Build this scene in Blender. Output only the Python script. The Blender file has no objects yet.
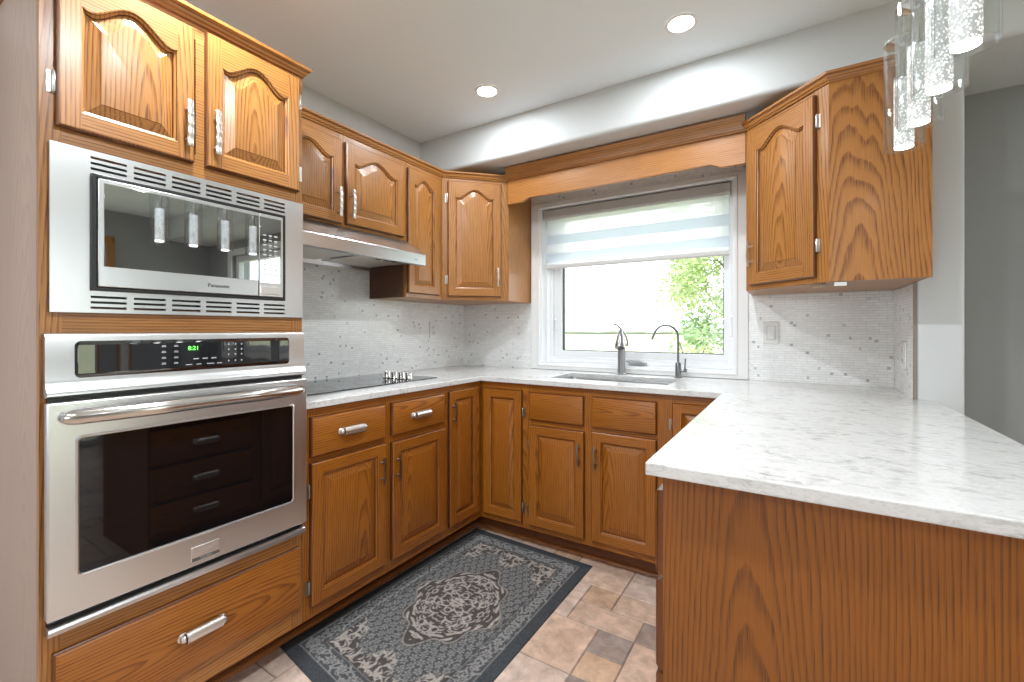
import bpy, bmesh, math, random
import numpy as np
from mathutils import Vector, Matrix

random.seed(7)
S = bpy.context.scene
COL = S.collection
PI = math.pi

# ------------------------------------------------------------------ camera, world, exposure
cam_d = bpy.data.cameras.new('camera')
cam_d.sensor_width = 36.0
cam_d.lens = 36.0 * 448.466 / 1024.0
cam_d.shift_y = -0.01164
cam_d.clip_start = 0.02
cam_d.clip_end = 800
cam = bpy.data.objects.new('camera', cam_d)
COL.objects.link(cam)
cam.location = (1.5386, -2.1159, 1.2000)
cam.rotation_euler = (PI / 2, 0, math.radians(32.0704))
S.camera = cam

world = bpy.data.worlds.new('world')
S.world = world
world.use_nodes = True
bgn = world.node_tree.nodes['Background']
bgn.inputs['Color'].default_value = (0.90, 0.96, 1.0, 1)
bgn.inputs['Strength'].default_value = 2.6

S.view_settings.view_transform = 'Standard'
S.view_settings.look = 'None'
S.view_settings.gamma = 1.0
S.view_settings.use_curve_mapping = False
S.view_settings.exposure = 0.86
S.cycles.use_denoising = True
S.cycles.max_bounces = 10
S.cycles.diffuse_bounces = 6
S.cycles.transparent_max_bounces = 16
S.cycles.sample_clamp_indirect = 6.0
S.cycles.caustics_reflective = False
S.cycles.caustics_refractive = False

DOWNLIGHT_W = 7.4

def portal(name, loc, rot, sx, sy):
    """marks an opening so that daylight through it is sampled well"""
    d = bpy.data.lights.new(name, 'AREA')
    d.shape = 'RECTANGLE'
    d.size, d.size_y = sx, sy
    d.cycles.is_portal = True
    o = bpy.data.objects.new(name, d)
    COL.objects.link(o)
    o.location = loc
    o.rotation_euler = rot

# openings: kitchen window, dining window, patio door, unseen window added behind the camera
portal('kitchen_opening', (0.68, 0.79, 1.49), (-PI / 2, 0, 0), 1.18, 1.05)
portal('dining_opening', (3.55, 0.79, 1.50), (-PI / 2, 0, 0), 1.0, 1.1)
portal('patio_opening', (4.76, -1.15, 1.05), (0, PI / 2, 0), 2.1, 1.5)
portal('added_front_opening', (1.15, -4.76, 1.5), (PI / 2, 0, 0), 1.7, 1.2)

# ------------------------------------------------------------------ material helpers
class NT:
    def __init__(s, name):
        s.m = bpy.data.materials.new(name)
        s.m.use_nodes = True
        s.t = s.m.node_tree
        s.p = s.t.nodes['Principled BSDF']
        s.out = s.t.nodes['Material Output']
    def n(s, kind, **kw):
        x = s.t.nodes.new(kind)
        for k, v in kw.items():
            if k in x.inputs.keys():
                x.inputs[k].default_value = v
            else:
                setattr(x, k, v)
        return x
    def l(s, a, b):
        s.t.links.new(a, b)
    def math(s, op, a, b=None, c=None):
        x = s.t.nodes.new('ShaderNodeMath')
        x.operation = op
        for i, q in enumerate((a, b, c)):
            if q is None:
                continue
            if isinstance(q, (int, float)):
                x.inputs[i].default_value = q
            else:
                s.l(q, x.inputs[i])
        return x.outputs[0]
    def ramp(s, fac, stops, interp='LINEAR'):
        x = s.t.nodes.new('ShaderNodeValToRGB')
        x.color_ramp.interpolation = interp
        e = x.color_ramp.elements
        while len(e) < len(stops):
            e.new(0.5)
        for i, (p, c) in enumerate(stops):
            e[i].position = p
            e[i].color = (c[0], c[1], c[2], 1) if not isinstance(c, (int, float)) else (c, c, c, 1)
        s.l(fac, x.inputs[0])
        return x.outputs[0]
    def mix(s, fac, a, b, mode='MIX'):
        x = s.t.nodes.new('ShaderNodeMix')
        x.data_type = 'RGBA'
        x.blend_type = mode
        for sock, q in ((x.inputs[0], fac), (x.inputs[6], a), (x.inputs[7], b)):
            if isinstance(q, (int, float)):
                sock.default_value = q
            elif isinstance(q, tuple):
                sock.default_value = (q[0], q[1], q[2], 1)
            else:
                s.l(q, sock)
        return x.outputs[2]
    def noise(s, vec, scale, detail=2.0, rough=0.5, dist=0.0):
        x = s.n('ShaderNodeTexNoise')
        x.inputs['Scale'].default_value = scale
        x.inputs['Detail'].default_value = detail
        x.inputs['Roughness'].default_value = rough
        x.inputs['Distortion'].default_value = dist
        s.l(vec, x.inputs['Vector'])
        return x.outputs['Fac']
    def bump(s, h, strength=0.2, dist=0.002):
        b = s.n('ShaderNodeBump')
        b.inputs['Strength'].default_value = strength
        b.inputs['Distance'].default_value = dist
        s.l(h, b.inputs['Height'])
        s.l(b.outputs[0], s.p.inputs['Normal'])

def plain(name, color, rough=0.5, metal=0.0, spec=0.5, coat=0.0, ior=None, emis=None, estr=0.0):
    k = NT(name)
    p = k.p
    p.inputs['Base Color'].default_value = (*color, 1)
    p.inputs['Roughness'].default_value = rough
    p.inputs['Metallic'].default_value = metal
    p.inputs['Specular IOR Level'].default_value = spec
    p.inputs['Coat Weight'].default_value = coat
    if ior:
        p.inputs['IOR'].default_value = ior
    if emis:
        p.inputs['Emission Color'].default_value = (*emis, 1)
        p.inputs['Emission Strength'].default_value = estr
    return k.m

def oak(name, axis, light, dark, rough=0.36, contrast=1.12, slope=0.075, pitch=0.0092, wobble=0.06):
    """oak with cathedral grain along the local axis 'x' or 'z'"""
    k = NT(name)
    tc = k.n('ShaderNodeTexCoord')
    oi = k.n('ShaderNodeObjectInfo')
    sep = k.n('ShaderNodeSeparateXYZ')
    k.l(tc.outputs['Object'], sep.inputs[0])
    off = k.math('MULTIPLY', oi.outputs['Random'], 37.0)
    if axis == 'z':
        ga, gb, gl = sep.outputs[0], sep.outputs[1], sep.outputs[2]
    elif axis == 'x':
        ga, gb, gl = sep.outputs[2], sep.outputs[1], sep.outputs[0]
    elif axis == 'zy':
        ga, gb, gl = sep.outputs[1], sep.outputs[0], sep.outputs[2]
    else:
        ga, gb, gl = sep.outputs[0], sep.outputs[2], sep.outputs[1]
    def vec(sa, sl):
        c = k.n('ShaderNodeCombineXYZ')
        k.l(k.math('MULTIPLY_ADD', ga, sa, off), c.inputs[0])
        k.l(k.math('MULTIPLY', gb, sa), c.inputs[1])
        k.l(k.math('MULTIPLY_ADD', gl, sl, off), c.inputs[2])
        return c.outputs[0]
    # flat-sawn board: growth rings cut at a shallow angle, so lines run along the board and meet in arches
    wob = k.noise(vec(1.0, 0.14), 7.0, 2.0, 0.5)
    wob2 = k.noise(vec(1.0, 0.35), 26.0, 2.0, 0.5)
    xc = k.math('MULTIPLY_ADD', k.math('FRACT', k.math('MULTIPLY', oi.outputs['Random'], 7.31)), 0.26, 0.04)
    dx = k.math('ADD', k.math('SUBTRACT', ga, xc), k.math('MULTIPLY_ADD', wob, 0.024, -0.012))
    depth = k.math('MULTIPLY_ADD', gl, slope, k.math('MULTIPLY_ADD', wob, wobble, k.math('MULTIPLY_ADD', wob2, 0.007, k.math('MULTIPLY', gb, 0.0 if axis == 'zy' else 1.0))))
    rad = k.math('SQRT', k.math('ADD', k.math('MULTIPLY', dx, dx), k.math('MULTIPLY', depth, depth)))
    fr = k.math('FRACT', k.math('MULTIPLY', rad, 1.0 / pitch))
    rings = k.ramp(fr, [(0.0, 0.0), (0.45, 0.12), (0.82, 1.0), (0.93, 0.85), (1.0, 0.0)])
    pores = k.noise(vec(1.0, 0.018), 520.0, 2.0, 0.6)
    pores = k.ramp(pores, [(0.40, 0.0), (0.60, 1.0)])
    broad = k.noise(vec(1.0, 0.25), 3.0, 2.0)
    g = k.math('MULTIPLY', rings, k.math('MULTIPLY_ADD', pores, 0.65, 0.35))
    g = k.math('MULTIPLY_ADD', pores, 0.16, k.math('MULTIPLY', g, 0.84))
    g = k.math('MULTIPLY', g, contrast)
    col = k.mix(g, light, dark)
    tone = k.ramp(broad, [(0.3, 0.90), (0.7, 1.08)])
    col = k.mix(1.0, col, tone, 'MULTIPLY')
    k.l(col, k.p.inputs['Base Color'])
    k.p.inputs['Roughness'].default_value = rough
    k.p.inputs['Coat Weight'].default_value = 0.16
    k.p.inputs['Coat Roughness'].default_value = 0.22
    k.bump(g, -0.10, 0.001)
    return k.m

OL, OD = (0.44, 0.188, 0.046), (0.150, 0.048, 0.008)
OAKV = oak('oak_grain_upright', 'z', OL, OD)
OAKH = oak('oak_grain_level', 'x', OL, OD)
BL, BD = (0.39, 0.134, 0.014), (0.135, 0.033, 0.003)  # same oak, darkened and warmed for the weaker light on base cabinets
BOAKV = oak('shaded_oak_grain_upright', 'z', BL, BD)
BOAKH = oak('shaded_oak_grain_level', 'x', BL, BD)
PENV = oak('peninsula_veneer_shaded', 'z', (0.30, 0.090, 0.014), (0.13, 0.030, 0.004), 0.4)  # redder veneer with the end's shading darkened into it
GROOVE = oak('stained_shaded_groove', 'z', (0.17, 0.056, 0.013), (0.08, 0.024, 0.006))  # dark stain plus the groove's shadow, both put into the colour
BGROOVE = oak('base_stained_shaded_groove', 'z', (0.15, 0.042, 0.006), (0.07, 0.018, 0.003))  # base copy: stain and groove shadow in one colour
TOEW = oak('toe_kick_wood', 'x', (0.20, 0.060, 0.012), (0.10, 0.028, 0.006), 0.5)
DARKW = plain('dark_wood_edge', (0.09, 0.028, 0.012), 0.45)
VENEER = oak('side_veneer_sheen', 'zy', (0.47, 0.34, 0.285), (0.36, 0.235, 0.185), 0.5, 0.7)  # pinkish window sheen lightened into the veneer colour
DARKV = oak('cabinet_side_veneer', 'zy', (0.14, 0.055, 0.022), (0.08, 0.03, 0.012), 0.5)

def steel(name, color=(0.66, 0.67, 0.68), rough=0.30, horiz=True):
    k = NT(name)
    tc = k.n('ShaderNodeTexCoord')
    mp = k.n('ShaderNodeMapping')
    mp.inputs['Scale'].default_value = (2, 2, 600) if horiz else (600, 600, 2)
    k.l(tc.outputs['Object'], mp.inputs[0])
    n = k.noise(mp.outputs[0], 1.0, 2.0)
    r = k.math('MULTIPLY_ADD', n, 0.06, rough - 0.03)
    k.l(r, k.p.inputs['Roughness'])
    k.p.inputs['Metallic'].default_value = 1.0
    k.p.inputs['Base Color'].default_value = (*color, 1)
    return k.m

STEEL = steel('brushed_steel')
STEELD = steel('brushed_steel_dark', (0.42, 0.41, 0.40), 0.34)
NICKEL = plain('satin_nickel', (0.74, 0.72, 0.70), 0.34, 1.0)
PEWTER = plain('aged_pewter', (0.30, 0.25, 0.20), 0.38, 1.0)
CHROME = plain('chrome', (0.86, 0.87, 0.88), 0.06, 1.0)
HINGEM = plain('hinge_metal', (0.62, 0.60, 0.56), 0.3, 1.0)
BHINGE = plain('aged_hinge_metal', (0.38, 0.34, 0.30), 0.35, 1.0)
BLACK = plain('black_plastic', (0.012, 0.012, 0.013), 0.35)
MWGLASS = plain('smoked_mirror_glass', (0.52, 0.54, 0.56), 0.02, 1.0)
OVGLASS = plain('black_oven_glass', (0.004, 0.004, 0.005), 0.03, 0.0, 0.5, ior=1.55)
PANGLASS = plain('control_panel_glass', (0.006, 0.007, 0.010), 0.03, 0.0, 0.5, ior=2.2)
LEGEND = plain('printed_legend', (0.45, 0.46, 0.48), 0.5)
CLOCKM = plain('clock_green', (0.05, 0.3, 0.05), 0.5, emis=(0.15, 1.0, 0.10), estr=1.6)
WHITEP = plain('white_vinyl', (0.80, 0.81, 0.83), 0.32)
WHITET = plain('white_trim_paint', (0.80, 0.80, 0.80), 0.4)
PLATE = plain('switch_plate_white', (0.74, 0.74, 0.73), 0.35)
GASKET = plain('window_gasket', (0.05, 0.055, 0.06), 0.5)
GREYTRIM = plain('tile_edge_trim', (0.26, 0.22, 0.18), 0.5)

def paint(name, color, rough=0.65):
    k = NT(name)
    tc = k.n('ShaderNodeTexCoord')
    n = k.noise(tc.outputs['Object'], 260.0, 2.0)
    k.p.inputs['Base Color'].default_value = (*color, 1)
    k.p.inputs['Roughness'].default_value = rough
    k.bump(n, 0.05, 0.0006)
    return k.m

WALLP = paint('wall_paint_light_grey', (0.64, 0.665, 0.68))
DINEP = paint('wall_paint_mid_grey', (0.31, 0.32, 0.322))
CEILP = paint('ceiling_paint', (0.85, 0.92, 0.965))

def tile_mat(name, swap):
    k = NT(name)
    tc = k.n('ShaderNodeTexCoord')
    sep = k.n('ShaderNodeSeparateXYZ')
    k.l(tc.outputs['Object'], sep.inputs[0])
    cmb = k.n('ShaderNodeCombineXYZ')
    k.l(sep.outputs[1 if swap else 0], cmb.inputs[0])
    k.l(sep.outputs[2], cmb.inputs[1])
    def brick(w, mortar, c1, c2, cm, offs=0.37):
        b = k.n('ShaderNodeTexBrick')
        b.offset = offs
        b.offset_frequency = 3
        b.squash = 0.7
        b.squash_frequency = 4
        b.inputs['Scale'].default_value = 1.0
        b.inputs['Brick Width'].default_value = w
        b.inputs['Row Height'].default_value = 0.0125
        b.inputs['Mortar Size'].default_value = mortar
        b.inputs['Mortar Smooth'].default_value = 0.2
        b.inputs['Color1'].default_value = (*c1, 1)
        b.inputs['Color2'].default_value = (*c2, 1)
        b.inputs['Mortar'].default_value = (*cm, 1)
        k.l(cmb.outputs[0], b.inputs['Vector'])
        return b
    a = brick(0.047, 0.0011, (0.78, 0.795, 0.79), (0.88, 0.89, 0.885), (0.66, 0.665, 0.66))
    d = brick(0.0135, 0.0, (0, 0, 0), (1, 1, 1), (0, 0, 0), 0.61)
    dots = k.ramp(d.outputs['Color'], [(0.0, 0.0), (0.980, 0.0), (0.986, 1.0)], 'LINEAR')
    col = k.mix(k.math('MULTIPLY', dots, 0.65), a.outputs['Color'], (0.20, 0.20, 0.20))
    k.l(col, k.p.inputs['Base Color'])
    k.p.inputs['Roughness'].default_value = 0.16
    k.bump(a.outputs['Fac'], -0.25, 0.001)
    return k.m
TILEX = tile_mat('mosaic_tile_back', False)
TILEY = tile_mat('mosaic_tile_side', True)

def quartz():
    k = NT('white_quartz')
    tc = k.n('ShaderNodeTexCoord')
    mp = k.n('ShaderNodeMapping')
    mp.inputs['Scale'].default_value = (1.3, 2.3, 3.0)
    mp.inputs['Rotation'].default_value = (0, 0, 0.18)
    k.l(tc.outputs['Object'], mp.inputs[0])
    v = mp.outputs[0]
    n1 = k.noise(v, 24.0, 6.0, 0.70, 0.5)
    n2 = k.noise(v, 5.0, 3.0, 0.6, 0.4)
    n3 = k.noise(v, 90.0, 3.0, 0.6)
    streak = k.ramp(n1, [(0.46, 0.0), (0.64, 1.0)])
    patch = k.ramp(n2, [(0.40, 0.15), (0.65, 1.0)])
    f = k.math('MULTIPLY', streak, patch)
    fine = k.ramp(n3, [(0.50, 0.0), (0.72, 1.0)])
    f = k.math('MAXIMUM', f, k.math('MULTIPLY', fine, 0.40))
    col = k.mix(k.math('MULTIPLY', f, 0.85), (0.71, 0.71, 0.705), (0.32, 0.312, 0.30))
    k.l(col, k.p.inputs['Base Color'])
    k.p.inputs['Roughness'].default_value = 0.14
    return k.m
QUARTZ = quartz()

def attr_mat(name, rough, noise_scale=0, amt=0.25, spec=0.4, bump=0.0):
    k = NT(name)
    a = k.n('ShaderNodeVertexColor')
    a.layer_name = 'Col'
    col = a.outputs['Color']
    if noise_scale:
        tc = k.n('ShaderNodeTexCoord')
        n = k.noise(tc.outputs['Object'], noise_scale, 5.0, 0.62, 0.5)
        t = k.ramp(n, [(0.25, 1.0 - amt), (0.75, 1.0 + amt)])
        col = k.mix(1.0, col, t, 'MULTIPLY')
        n2 = k.noise(tc.outputs['Object'], noise_scale * 0.35, 3.0, 0.6)
        col = k.mix(k.math('MULTIPLY', k.ramp(n2, [(0.45, 0.0), (0.7, 1.0)]), 0.35), col, (0.30, 0.17, 0.10))
        if bump:
            k.bump(n, bump, 0.003)
    k.l(col, k.p.inputs['Base Color'])
    k.p.inputs['Roughness'].default_value = rough
    k.p.inputs['Specular IOR Level'].default_value = spec
    return k.m
STONE = attr_mat('floor_stone', 0.42, 20.0, 0.34, 0.4, 0.3)
RUGM = attr_mat('rug_pile', 0.95, 0, 0, 0.1)
LEAFM = attr_mat('leaf', 0.6, 0, 0, 0.3)

def clear_glass(name, fac_lo, fac_hi, tint=(1, 1, 1)):
    k = NT(name)
    t = k.n('ShaderNodeBsdfTransparent')
    t.inputs['Color'].default_value = (*tint, 1)
    g = k.n('ShaderNodeBsdfGlossy')
    g.inputs['Roughness'].default_value = 0.02
    lw = k.n('ShaderNodeLayerWeight')
    lw.inputs['Blend'].default_value = 0.5
    mr = k.ramp(lw.outputs['Facing'], [(0.0, fac_lo), (0.6, fac_lo + 0.15 * (fac_hi - fac_lo)), (1.0, fac_hi)])
    mx = k.n('ShaderNodeMixShader')
    k.l(mr, mx.inputs[0])
    k.l(t.outputs[0], mx.inputs[1])
    k.l(g.outputs[0], mx.inputs[2])
    k.l(mx.outputs[0], k.out.inputs['Surface'])
    return k.m
PANE = clear_glass('window_glass', 0.03, 0.35)
PGLASS = clear_glass('pendant_glass', 0.06, 0.70, (0.97, 0.98, 0.98))

def bubble():
    k = NT('bubble_crystal')
    tc = k.n('ShaderNodeTexCoord')
    v = k.n('ShaderNodeTexVoronoi')
    v.inputs['Scale'].default_value = 190.0
    k.l(tc.outputs['Object'], v.inputs['Vector'])
    n = k.noise(tc.outputs['Object'], 120.0, 2.0)
    b = k.math('MULTIPLY', k.ramp(v.outputs['Distance'], [(0.15, 1.0), (0.45, 0.0)]), n)
    e = k.math('MULTIPLY_ADD', b, 3.0, 0.12)
    k.p.inputs['Base Color'].default_value = (0.55, 0.56, 0.56, 1)
    k.p.inputs['Roughness'].default_value = 0.08
    k.p.inputs['Emission Color'].default_value = (1.0, 1.0, 0.98, 1)
    k.l(e, k.p.inputs['Emission Strength'])
    return k.m
BUBBLE = bubble()
LEDW = plain('led_white', (0.9, 0.9, 0.9), 0.4, emis=(1, 0.99, 0.97), estr=7.0)
LENSW = plain('downlight_lens', (0.9, 0.9, 0.9), 0.4, emis=(1, 0.98, 0.95), estr=9.0)

def sheer(name, col, transp, trans):
    k = NT(name)
    t = k.n('ShaderNodeBsdfTransparent')
    d = k.n('ShaderNodeBsdfDiffuse')
    d.inputs['Color'].default_value = (*col, 1)
    tl = k.n('ShaderNodeBsdfTranslucent')
    tl.inputs['Color'].default_value = (*col, 1)
    m1 = k.n('ShaderNodeMixShader')
    m1.inputs[0].default_value = trans
    k.l(d.outputs[0], m1.inputs[1])
    k.l(tl.outputs[0], m1.inputs[2])
    m2 = k.n('ShaderNodeMixShader')
    m2.inputs[0].default_value = transp
    k.l(m1.outputs[0], m2.inputs[1])
    k.l(t.outputs[0], m2.inputs[2])
    k.l(m2.outputs[0], k.out.inputs['Surface'])
    return k.m
SHEER = sheer('sheer_voile', (0.90, 0.93, 0.96), 0.30, 0.6)
OPAQ = sheer('opaque_voile', (0.80, 0.86, 0.92), 0.04, 0.55)

# ------------------------------------------------------------------ mesh builder
class MB:
    def __init__(s):
        s.v, s.f, s.m = [], [], []
    def face(s, pts, m=0):
        i = len(s.v)
        s.v += [tuple(p) for p in pts]
        s.f.append(tuple(range(i, i + len(pts))))
        s.m.append(m)
    def box(s, x0, y0, z0, x1, y1, z1, m=0):
        i = len(s.v)
        s.v += [(x, y, z) for z in (z0, z1) for y in (y0, y1) for x in (x0, x1)]
        for q in ((0, 2, 3, 1), (4, 5, 7, 6), (0, 1, 5, 4), (1, 3, 7, 5), (3, 2, 6, 7), (2, 0, 4, 6)):
            s.f.append(tuple(i + a for a in q))
            s.m.append(m)
        return s
    def loops(s, L, m=0, cap0=True, cap1=True, mcap=None, closed=True):
        i0 = len(s.v)
        n = len(L[0])
        for lp in L:
            s.v += [tuple(p) for p in lp]
        for a in range(len(L) - 1):
            mm = m[a] if isinstance(m, (list, tuple)) else m
            for b in range(n if closed else n - 1):
                c = (b + 1) % n
                s.f.append((i0 + a * n + b, i0 + a * n + c, i0 + (a + 1) * n + c, i0 + (a + 1) * n + b))
                s.m.append(mm)
        lastm = m[-1] if isinstance(m, (list, tuple)) else m
        if cap0:
            s.f.append(tuple(i0 + b for b in range(n))[::-1])
            s.m.append(m[0] if isinstance(m, (list, tuple)) else m)
        if cap1:
            s.f.append(tuple(i0 + (len(L) - 1) * n + b for b in range(n)))
            s.m.append(lastm if mcap is None else mcap)
        return s
    def prism(s, pts, z0, z1, m=0):
        return s.loops([[(x, y, z0) for x, y in pts], [(x, y, z1) for x, y in pts]], m)
    def lathe(s, prof, c=(0, 0, 0), axis='z', seg=32, m=0, cap0=True, cap1=True):
        L = []
        for r, h in prof:
            lp = []
            for k in range(seg):
                a = 2 * PI * k / seg
                p = (r * math.cos(a), r * math.sin(a), h)
                if axis == 'y':
                    p = (p[0], p[2], p[1])
                elif axis == 'x':
                    p = (p[2], p[0], p[1])
                lp.append((p[0] + c[0], p[1] + c[1], p[2] + c[2]))
            L.append(lp)
        return s.loops(L, m, cap0, cap1)
    def tube(s, path, rad, seg=12, m=0):
        path = [Vector(p) for p in path]
        n = len(path)
        rad = rad if isinstance(rad, (list, tuple)) else [rad] * n
        up = Vector((0, 0, 1))
        L = []
        pu = None
        for i in range(n):
            t = (path[min(i + 1, n - 1)] - path[max(i - 1, 0)]).normalized()
            if pu is None:
                a = up if abs(t.z) < 0.9 else Vector((1, 0, 0))
                pu = (a - t * a.dot(t)).normalized()
            else:
                pu = (pu - t * pu.dot(t)).normalized()
            w = t.cross(pu)
            L.append([path[i] + (pu * math.cos(2 * PI * k / seg) + w * math.sin(2 * PI * k / seg)) * rad[i] for k in range(seg)])
        return s.loops(L, m)
    def sweep(s, path, prof, m=0):
        """prof (o,z): o = offset to the right of the path direction; mitred"""
        P = [Vector((p[0], p[1])) for p in path]
        L = []
        for i in range(len(P)):
            d0 = (P[i] - P[i - 1]).normalized() if i else (P[1] - P[0]).normalized()
            d1 = (P[i + 1] - P[i]).normalized() if i < len(P) - 1 else d0
            n0 = Vector((d0.y, -d0.x))
            n1 = Vector((d1.y, -d1.x))
            b = (n0 + n1)
            b = b / max(0.2, b.dot(n0))
            L.append([(P[i].x + b.x * o, P[i].y + b.y * o, z) for o, z in prof])
        return s.loops(L, m)
    def cells(s, xs, ys, inside, z0, z1, fn=None, m=0):
        """grid cells turned into one slab with outer walls; fn maps (x,y,z)->point"""
        fn = fn or (lambda x, y, z: (x, y, z))
        idx = {}
        def V(i, j, k):
            key = (i, j, k)
            if key not in idx:
                idx[key] = len(s.v)
                s.v.append(fn(xs[i], ys[j], (z0, z1)[k]))
            return idx[key]
        nx, ny = len(xs) - 1, len(ys) - 1
        on = lambda i, j: 0 <= i < nx and 0 <= j < ny and inside((xs[i] + xs[i + 1]) / 2, (ys[j] + ys[j + 1]) / 2)
        for i in range(nx):
            for j in range(ny):
                if not on(i, j):
                    continue
                q = [(i, j), (i + 1, j), (i + 1, j + 1), (i, j + 1)]
                s.f.append(tuple(V(a, b, 1) for a, b in q)); s.m.append(m)
                s.f.append(tuple(V(a, b, 0) for a, b in q[::-1])); s.m.append(m)
                for (a, b), nb in (((0, 1), (i, j - 1)), ((1, 2), (i + 1, j)), ((2, 3), (i, j + 1)), ((3, 0), (i - 1, j))):
                    if not on(*nb):
                        s.f.append((V(*q[a], 0), V(*q[b], 0), V(*q[b], 1), V(*q[a], 1))); s.m.append(m)
        return s
    def build(s, name, mats, parent=None, loc=(0, 0, 0), rz=0.0, smooth=30, bevel=0.0, seg=2, merge=False, doubles=False):
        me = bpy.data.meshes.new(name)
        me.from_pydata(s.v, [], s.f)
        mats = mats if isinstance(mats, (list, tuple)) else [mats]
        for q in mats:
            me.materials.append(q)
        me.polygons.foreach_set('material_index', s.m)
        bm = bmesh.new()
        bm.from_mesh(me)
        if doubles:
            bmesh.ops.remove_doubles(bm, verts=bm.verts, dist=1e-5)
        if merge:
            bmesh.ops.dissolve_limit(bm, angle_limit=0.01, verts=bm.verts, edges=bm.edges)
        bmesh.ops.recalc_face_normals(bm, faces=bm.faces)
        bm.to_mesh(me)
        bm.free()
        if smooth:
            me.polygons.foreach_set('use_smooth', [True] * len(me.polygons))
            me.set_sharp_from_angle(angle=math.radians(smooth))
        o = bpy.data.objects.new(name, me)
        COL.objects.link(o)
        o.location = loc
        o.rotation_euler = (0, 0, rz)
        if parent:
            o.parent = parent
        if bevel:
            b = o.modifiers.new('bevel', 'BEVEL')
            b.width = bevel
            b.segments = seg
            b.limit_method = 'ANGLE'
            b.angle_limit = math.radians(40)
        return o

def thing(name, label, cat, loc=(0, 0, 0), rz=0.0, group=None):
    o = bpy.data.objects.new(name, None)
    o.empty_display_size = 0.05
    COL.objects.link(o)
    o.location = loc
    o.rotation_euler = (0, 0, rz)
    o['label'] = label
    o['category'] = cat
    if group:
        o['group'] = group
    return o

def tag(o, label, cat, group=None):
    o['label'] = label
    o['category'] = cat
    if group:
        o['group'] = group
    return o

def struct(o):
    o['kind'] = 'structure'
    return o

def text(name, body, size, mat, parent, M, depth=0.0004):
    """flat lettering; M places text-local (x right, y up) on its surface"""
    cu = bpy.data.curves.new(name, 'FONT')
    cu.body = body
    cu.size = size
    cu.align_x = 'CENTER'
    cu.align_y = 'CENTER'
    cu.extrude = depth
    tmp = bpy.data.objects.new('tmp_text', cu)
    COL.objects.link(tmp)
    dg = bpy.context.evaluated_depsgraph_get()
    me = bpy.data.meshes.new_from_object(tmp.evaluated_get(dg))
    bpy.data.objects.remove(tmp)
    bpy.data.curves.remove(cu)
    me.name = name
    me.transform(M)
    me.materials.clear()
    me.materials.append(mat)
    o = bpy.data.objects.new(name, me)
    COL.objects.link(o)
    o.parent = parent
    return o

# ------------------------------------------------------------------ room shell
XL, YB, ZC, ZS = -0.583, 0.582, 2.447, 2.214
XR, YF = 4.60, -4.60
YSF = 0.105
ST0, ST1, STY = 1.942, 2.076, 0.173
WX0, WX1, WZ0, WZ1 = 0.088, 1.268, 0.968, 2.016      # kitchen window opening

# floor: a plank of grout and individually coloured stone tiles in an ashlar layout
def floor():
    U = 0.142
    ox, oy = 0.882 - 12 * U, -0.41 - 32 * 0.138
    nx, ny = 40, 42
    uy = 0.138
    occ = {}
    tiles = []
    pre = [(10, 30, 2, 2, 'a'), (12, 31, 1, 1, 'g'), (12, 30, 1, 1, 'o'), (11, 32, 2, 1, 'a'), (11, 33, 1, 1, 'o'),
           (10, 32, 1, 2, 'p'), (12, 33, 2, 1, 'a'), (10, 34, 2, 2, 'a'), (12, 34, 2, 2, 'p'), (13, 32, 1, 1, 'g'),
           (13, 30, 2, 2, 'a'), (12, 29, 1, 1, 'g'), (13, 29, 1, 1, 'p'), (10, 28, 2, 2, 'p')]
    for (i, j, w, h, c) in pre:
        tiles.append((i, j, w, h, c))
        for a in range(w):
            for b in range(h):
                occ[(i + a, j + b)] = 1
    rnd = random.Random(3)
    for j in range(ny):
        for i in range(nx):
            if (i, j) in occ:
                continue
            opts = [(2, 2)] * 4 + [(2, 1)] * 3 + [(1, 2)] * 2 + [(1, 1)] * 2
            rnd.shuffle(opts)
            for (w, h) in opts + [(1, 1)]:
                if all((i + a, j + b) not in occ and i + a < nx and j + b < ny for a in range(w) for b in range(h)):
                    break
            c = rnd.choice('aappoog' if w * h < 4 else 'aaapp')
            tiles.append((i, j, w, h, c))
            for a in range(w):
                for b in range(h):
                    occ[(i + a, j + b)] = 1
    pal = {'a': (0.62, 0.45, 0.35), 'p': (0.62, 0.485, 0.41), 'o': (0.60, 0.41, 0.285), 'g': (0.37, 0.295, 0.26)}
    mb = MB()
    cols = []
    g = 0.0018
    base = (XL - 0.05, YF - 0.05, XR + 0.05, YB + 0.05)
    mb.face([(base[0], base[1], -0.003), (base[2], base[1], -0.003), (base[2], base[3], -0.003), (base[0], base[3], -0.003)], 0)
    cols.append((0.24, 0.19, 0.16))
    mb.box(base[0], base[1], -0.06, base[2], base[3], -0.0031)
    cols += [(0.2, 0.15, 0.12)] * 6
    for (i, j, w, h, c) in tiles:
        x0, y0 = ox + i * U + g, oy + j * uy + g
        x1, y1 = ox + (i + w) * U - g, oy + (j + h) * uy - g
        x0, x1 = max(x0, base[0]), min(x1, base[2])
        y0, y1 = max(y0, base[1]), min(y1, base[3])
        if x1 - x0 < 0.005 or y1 - y0 < 0.005:
            continue
        k = 0.88 + 0.24 * rnd.random()
        cc = tuple(q * k for q in pal[c])
        e = 0.003
        mb.loops([[(x0, y0, -0.003), (x1, y0, -0.003), (x1, y1, -0.003), (x0, y1, -0.003)],
                  [(x0 + e, y0 + e, 0), (x1 - e, y0 + e, 0), (x1 - e, y1 - e, 0), (x0 + e, y1 - e, 0)]], 0, False, True)
        cols += [tuple(q * 0.8 for q in cc)] * 4 + [cc]
    o = mb.build('floor', STONE, smooth=0)
    me = o.data
    ca = me.color_attributes.new('Col', 'FLOAT_COLOR', 'CORNER')
    buf = []
    for p in me.polygons:
        buf += [*cols[p.index], 1.0] * p.loop_total
    ca.data.foreach_set('color', buf)
    struct(o)
floor()

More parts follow.
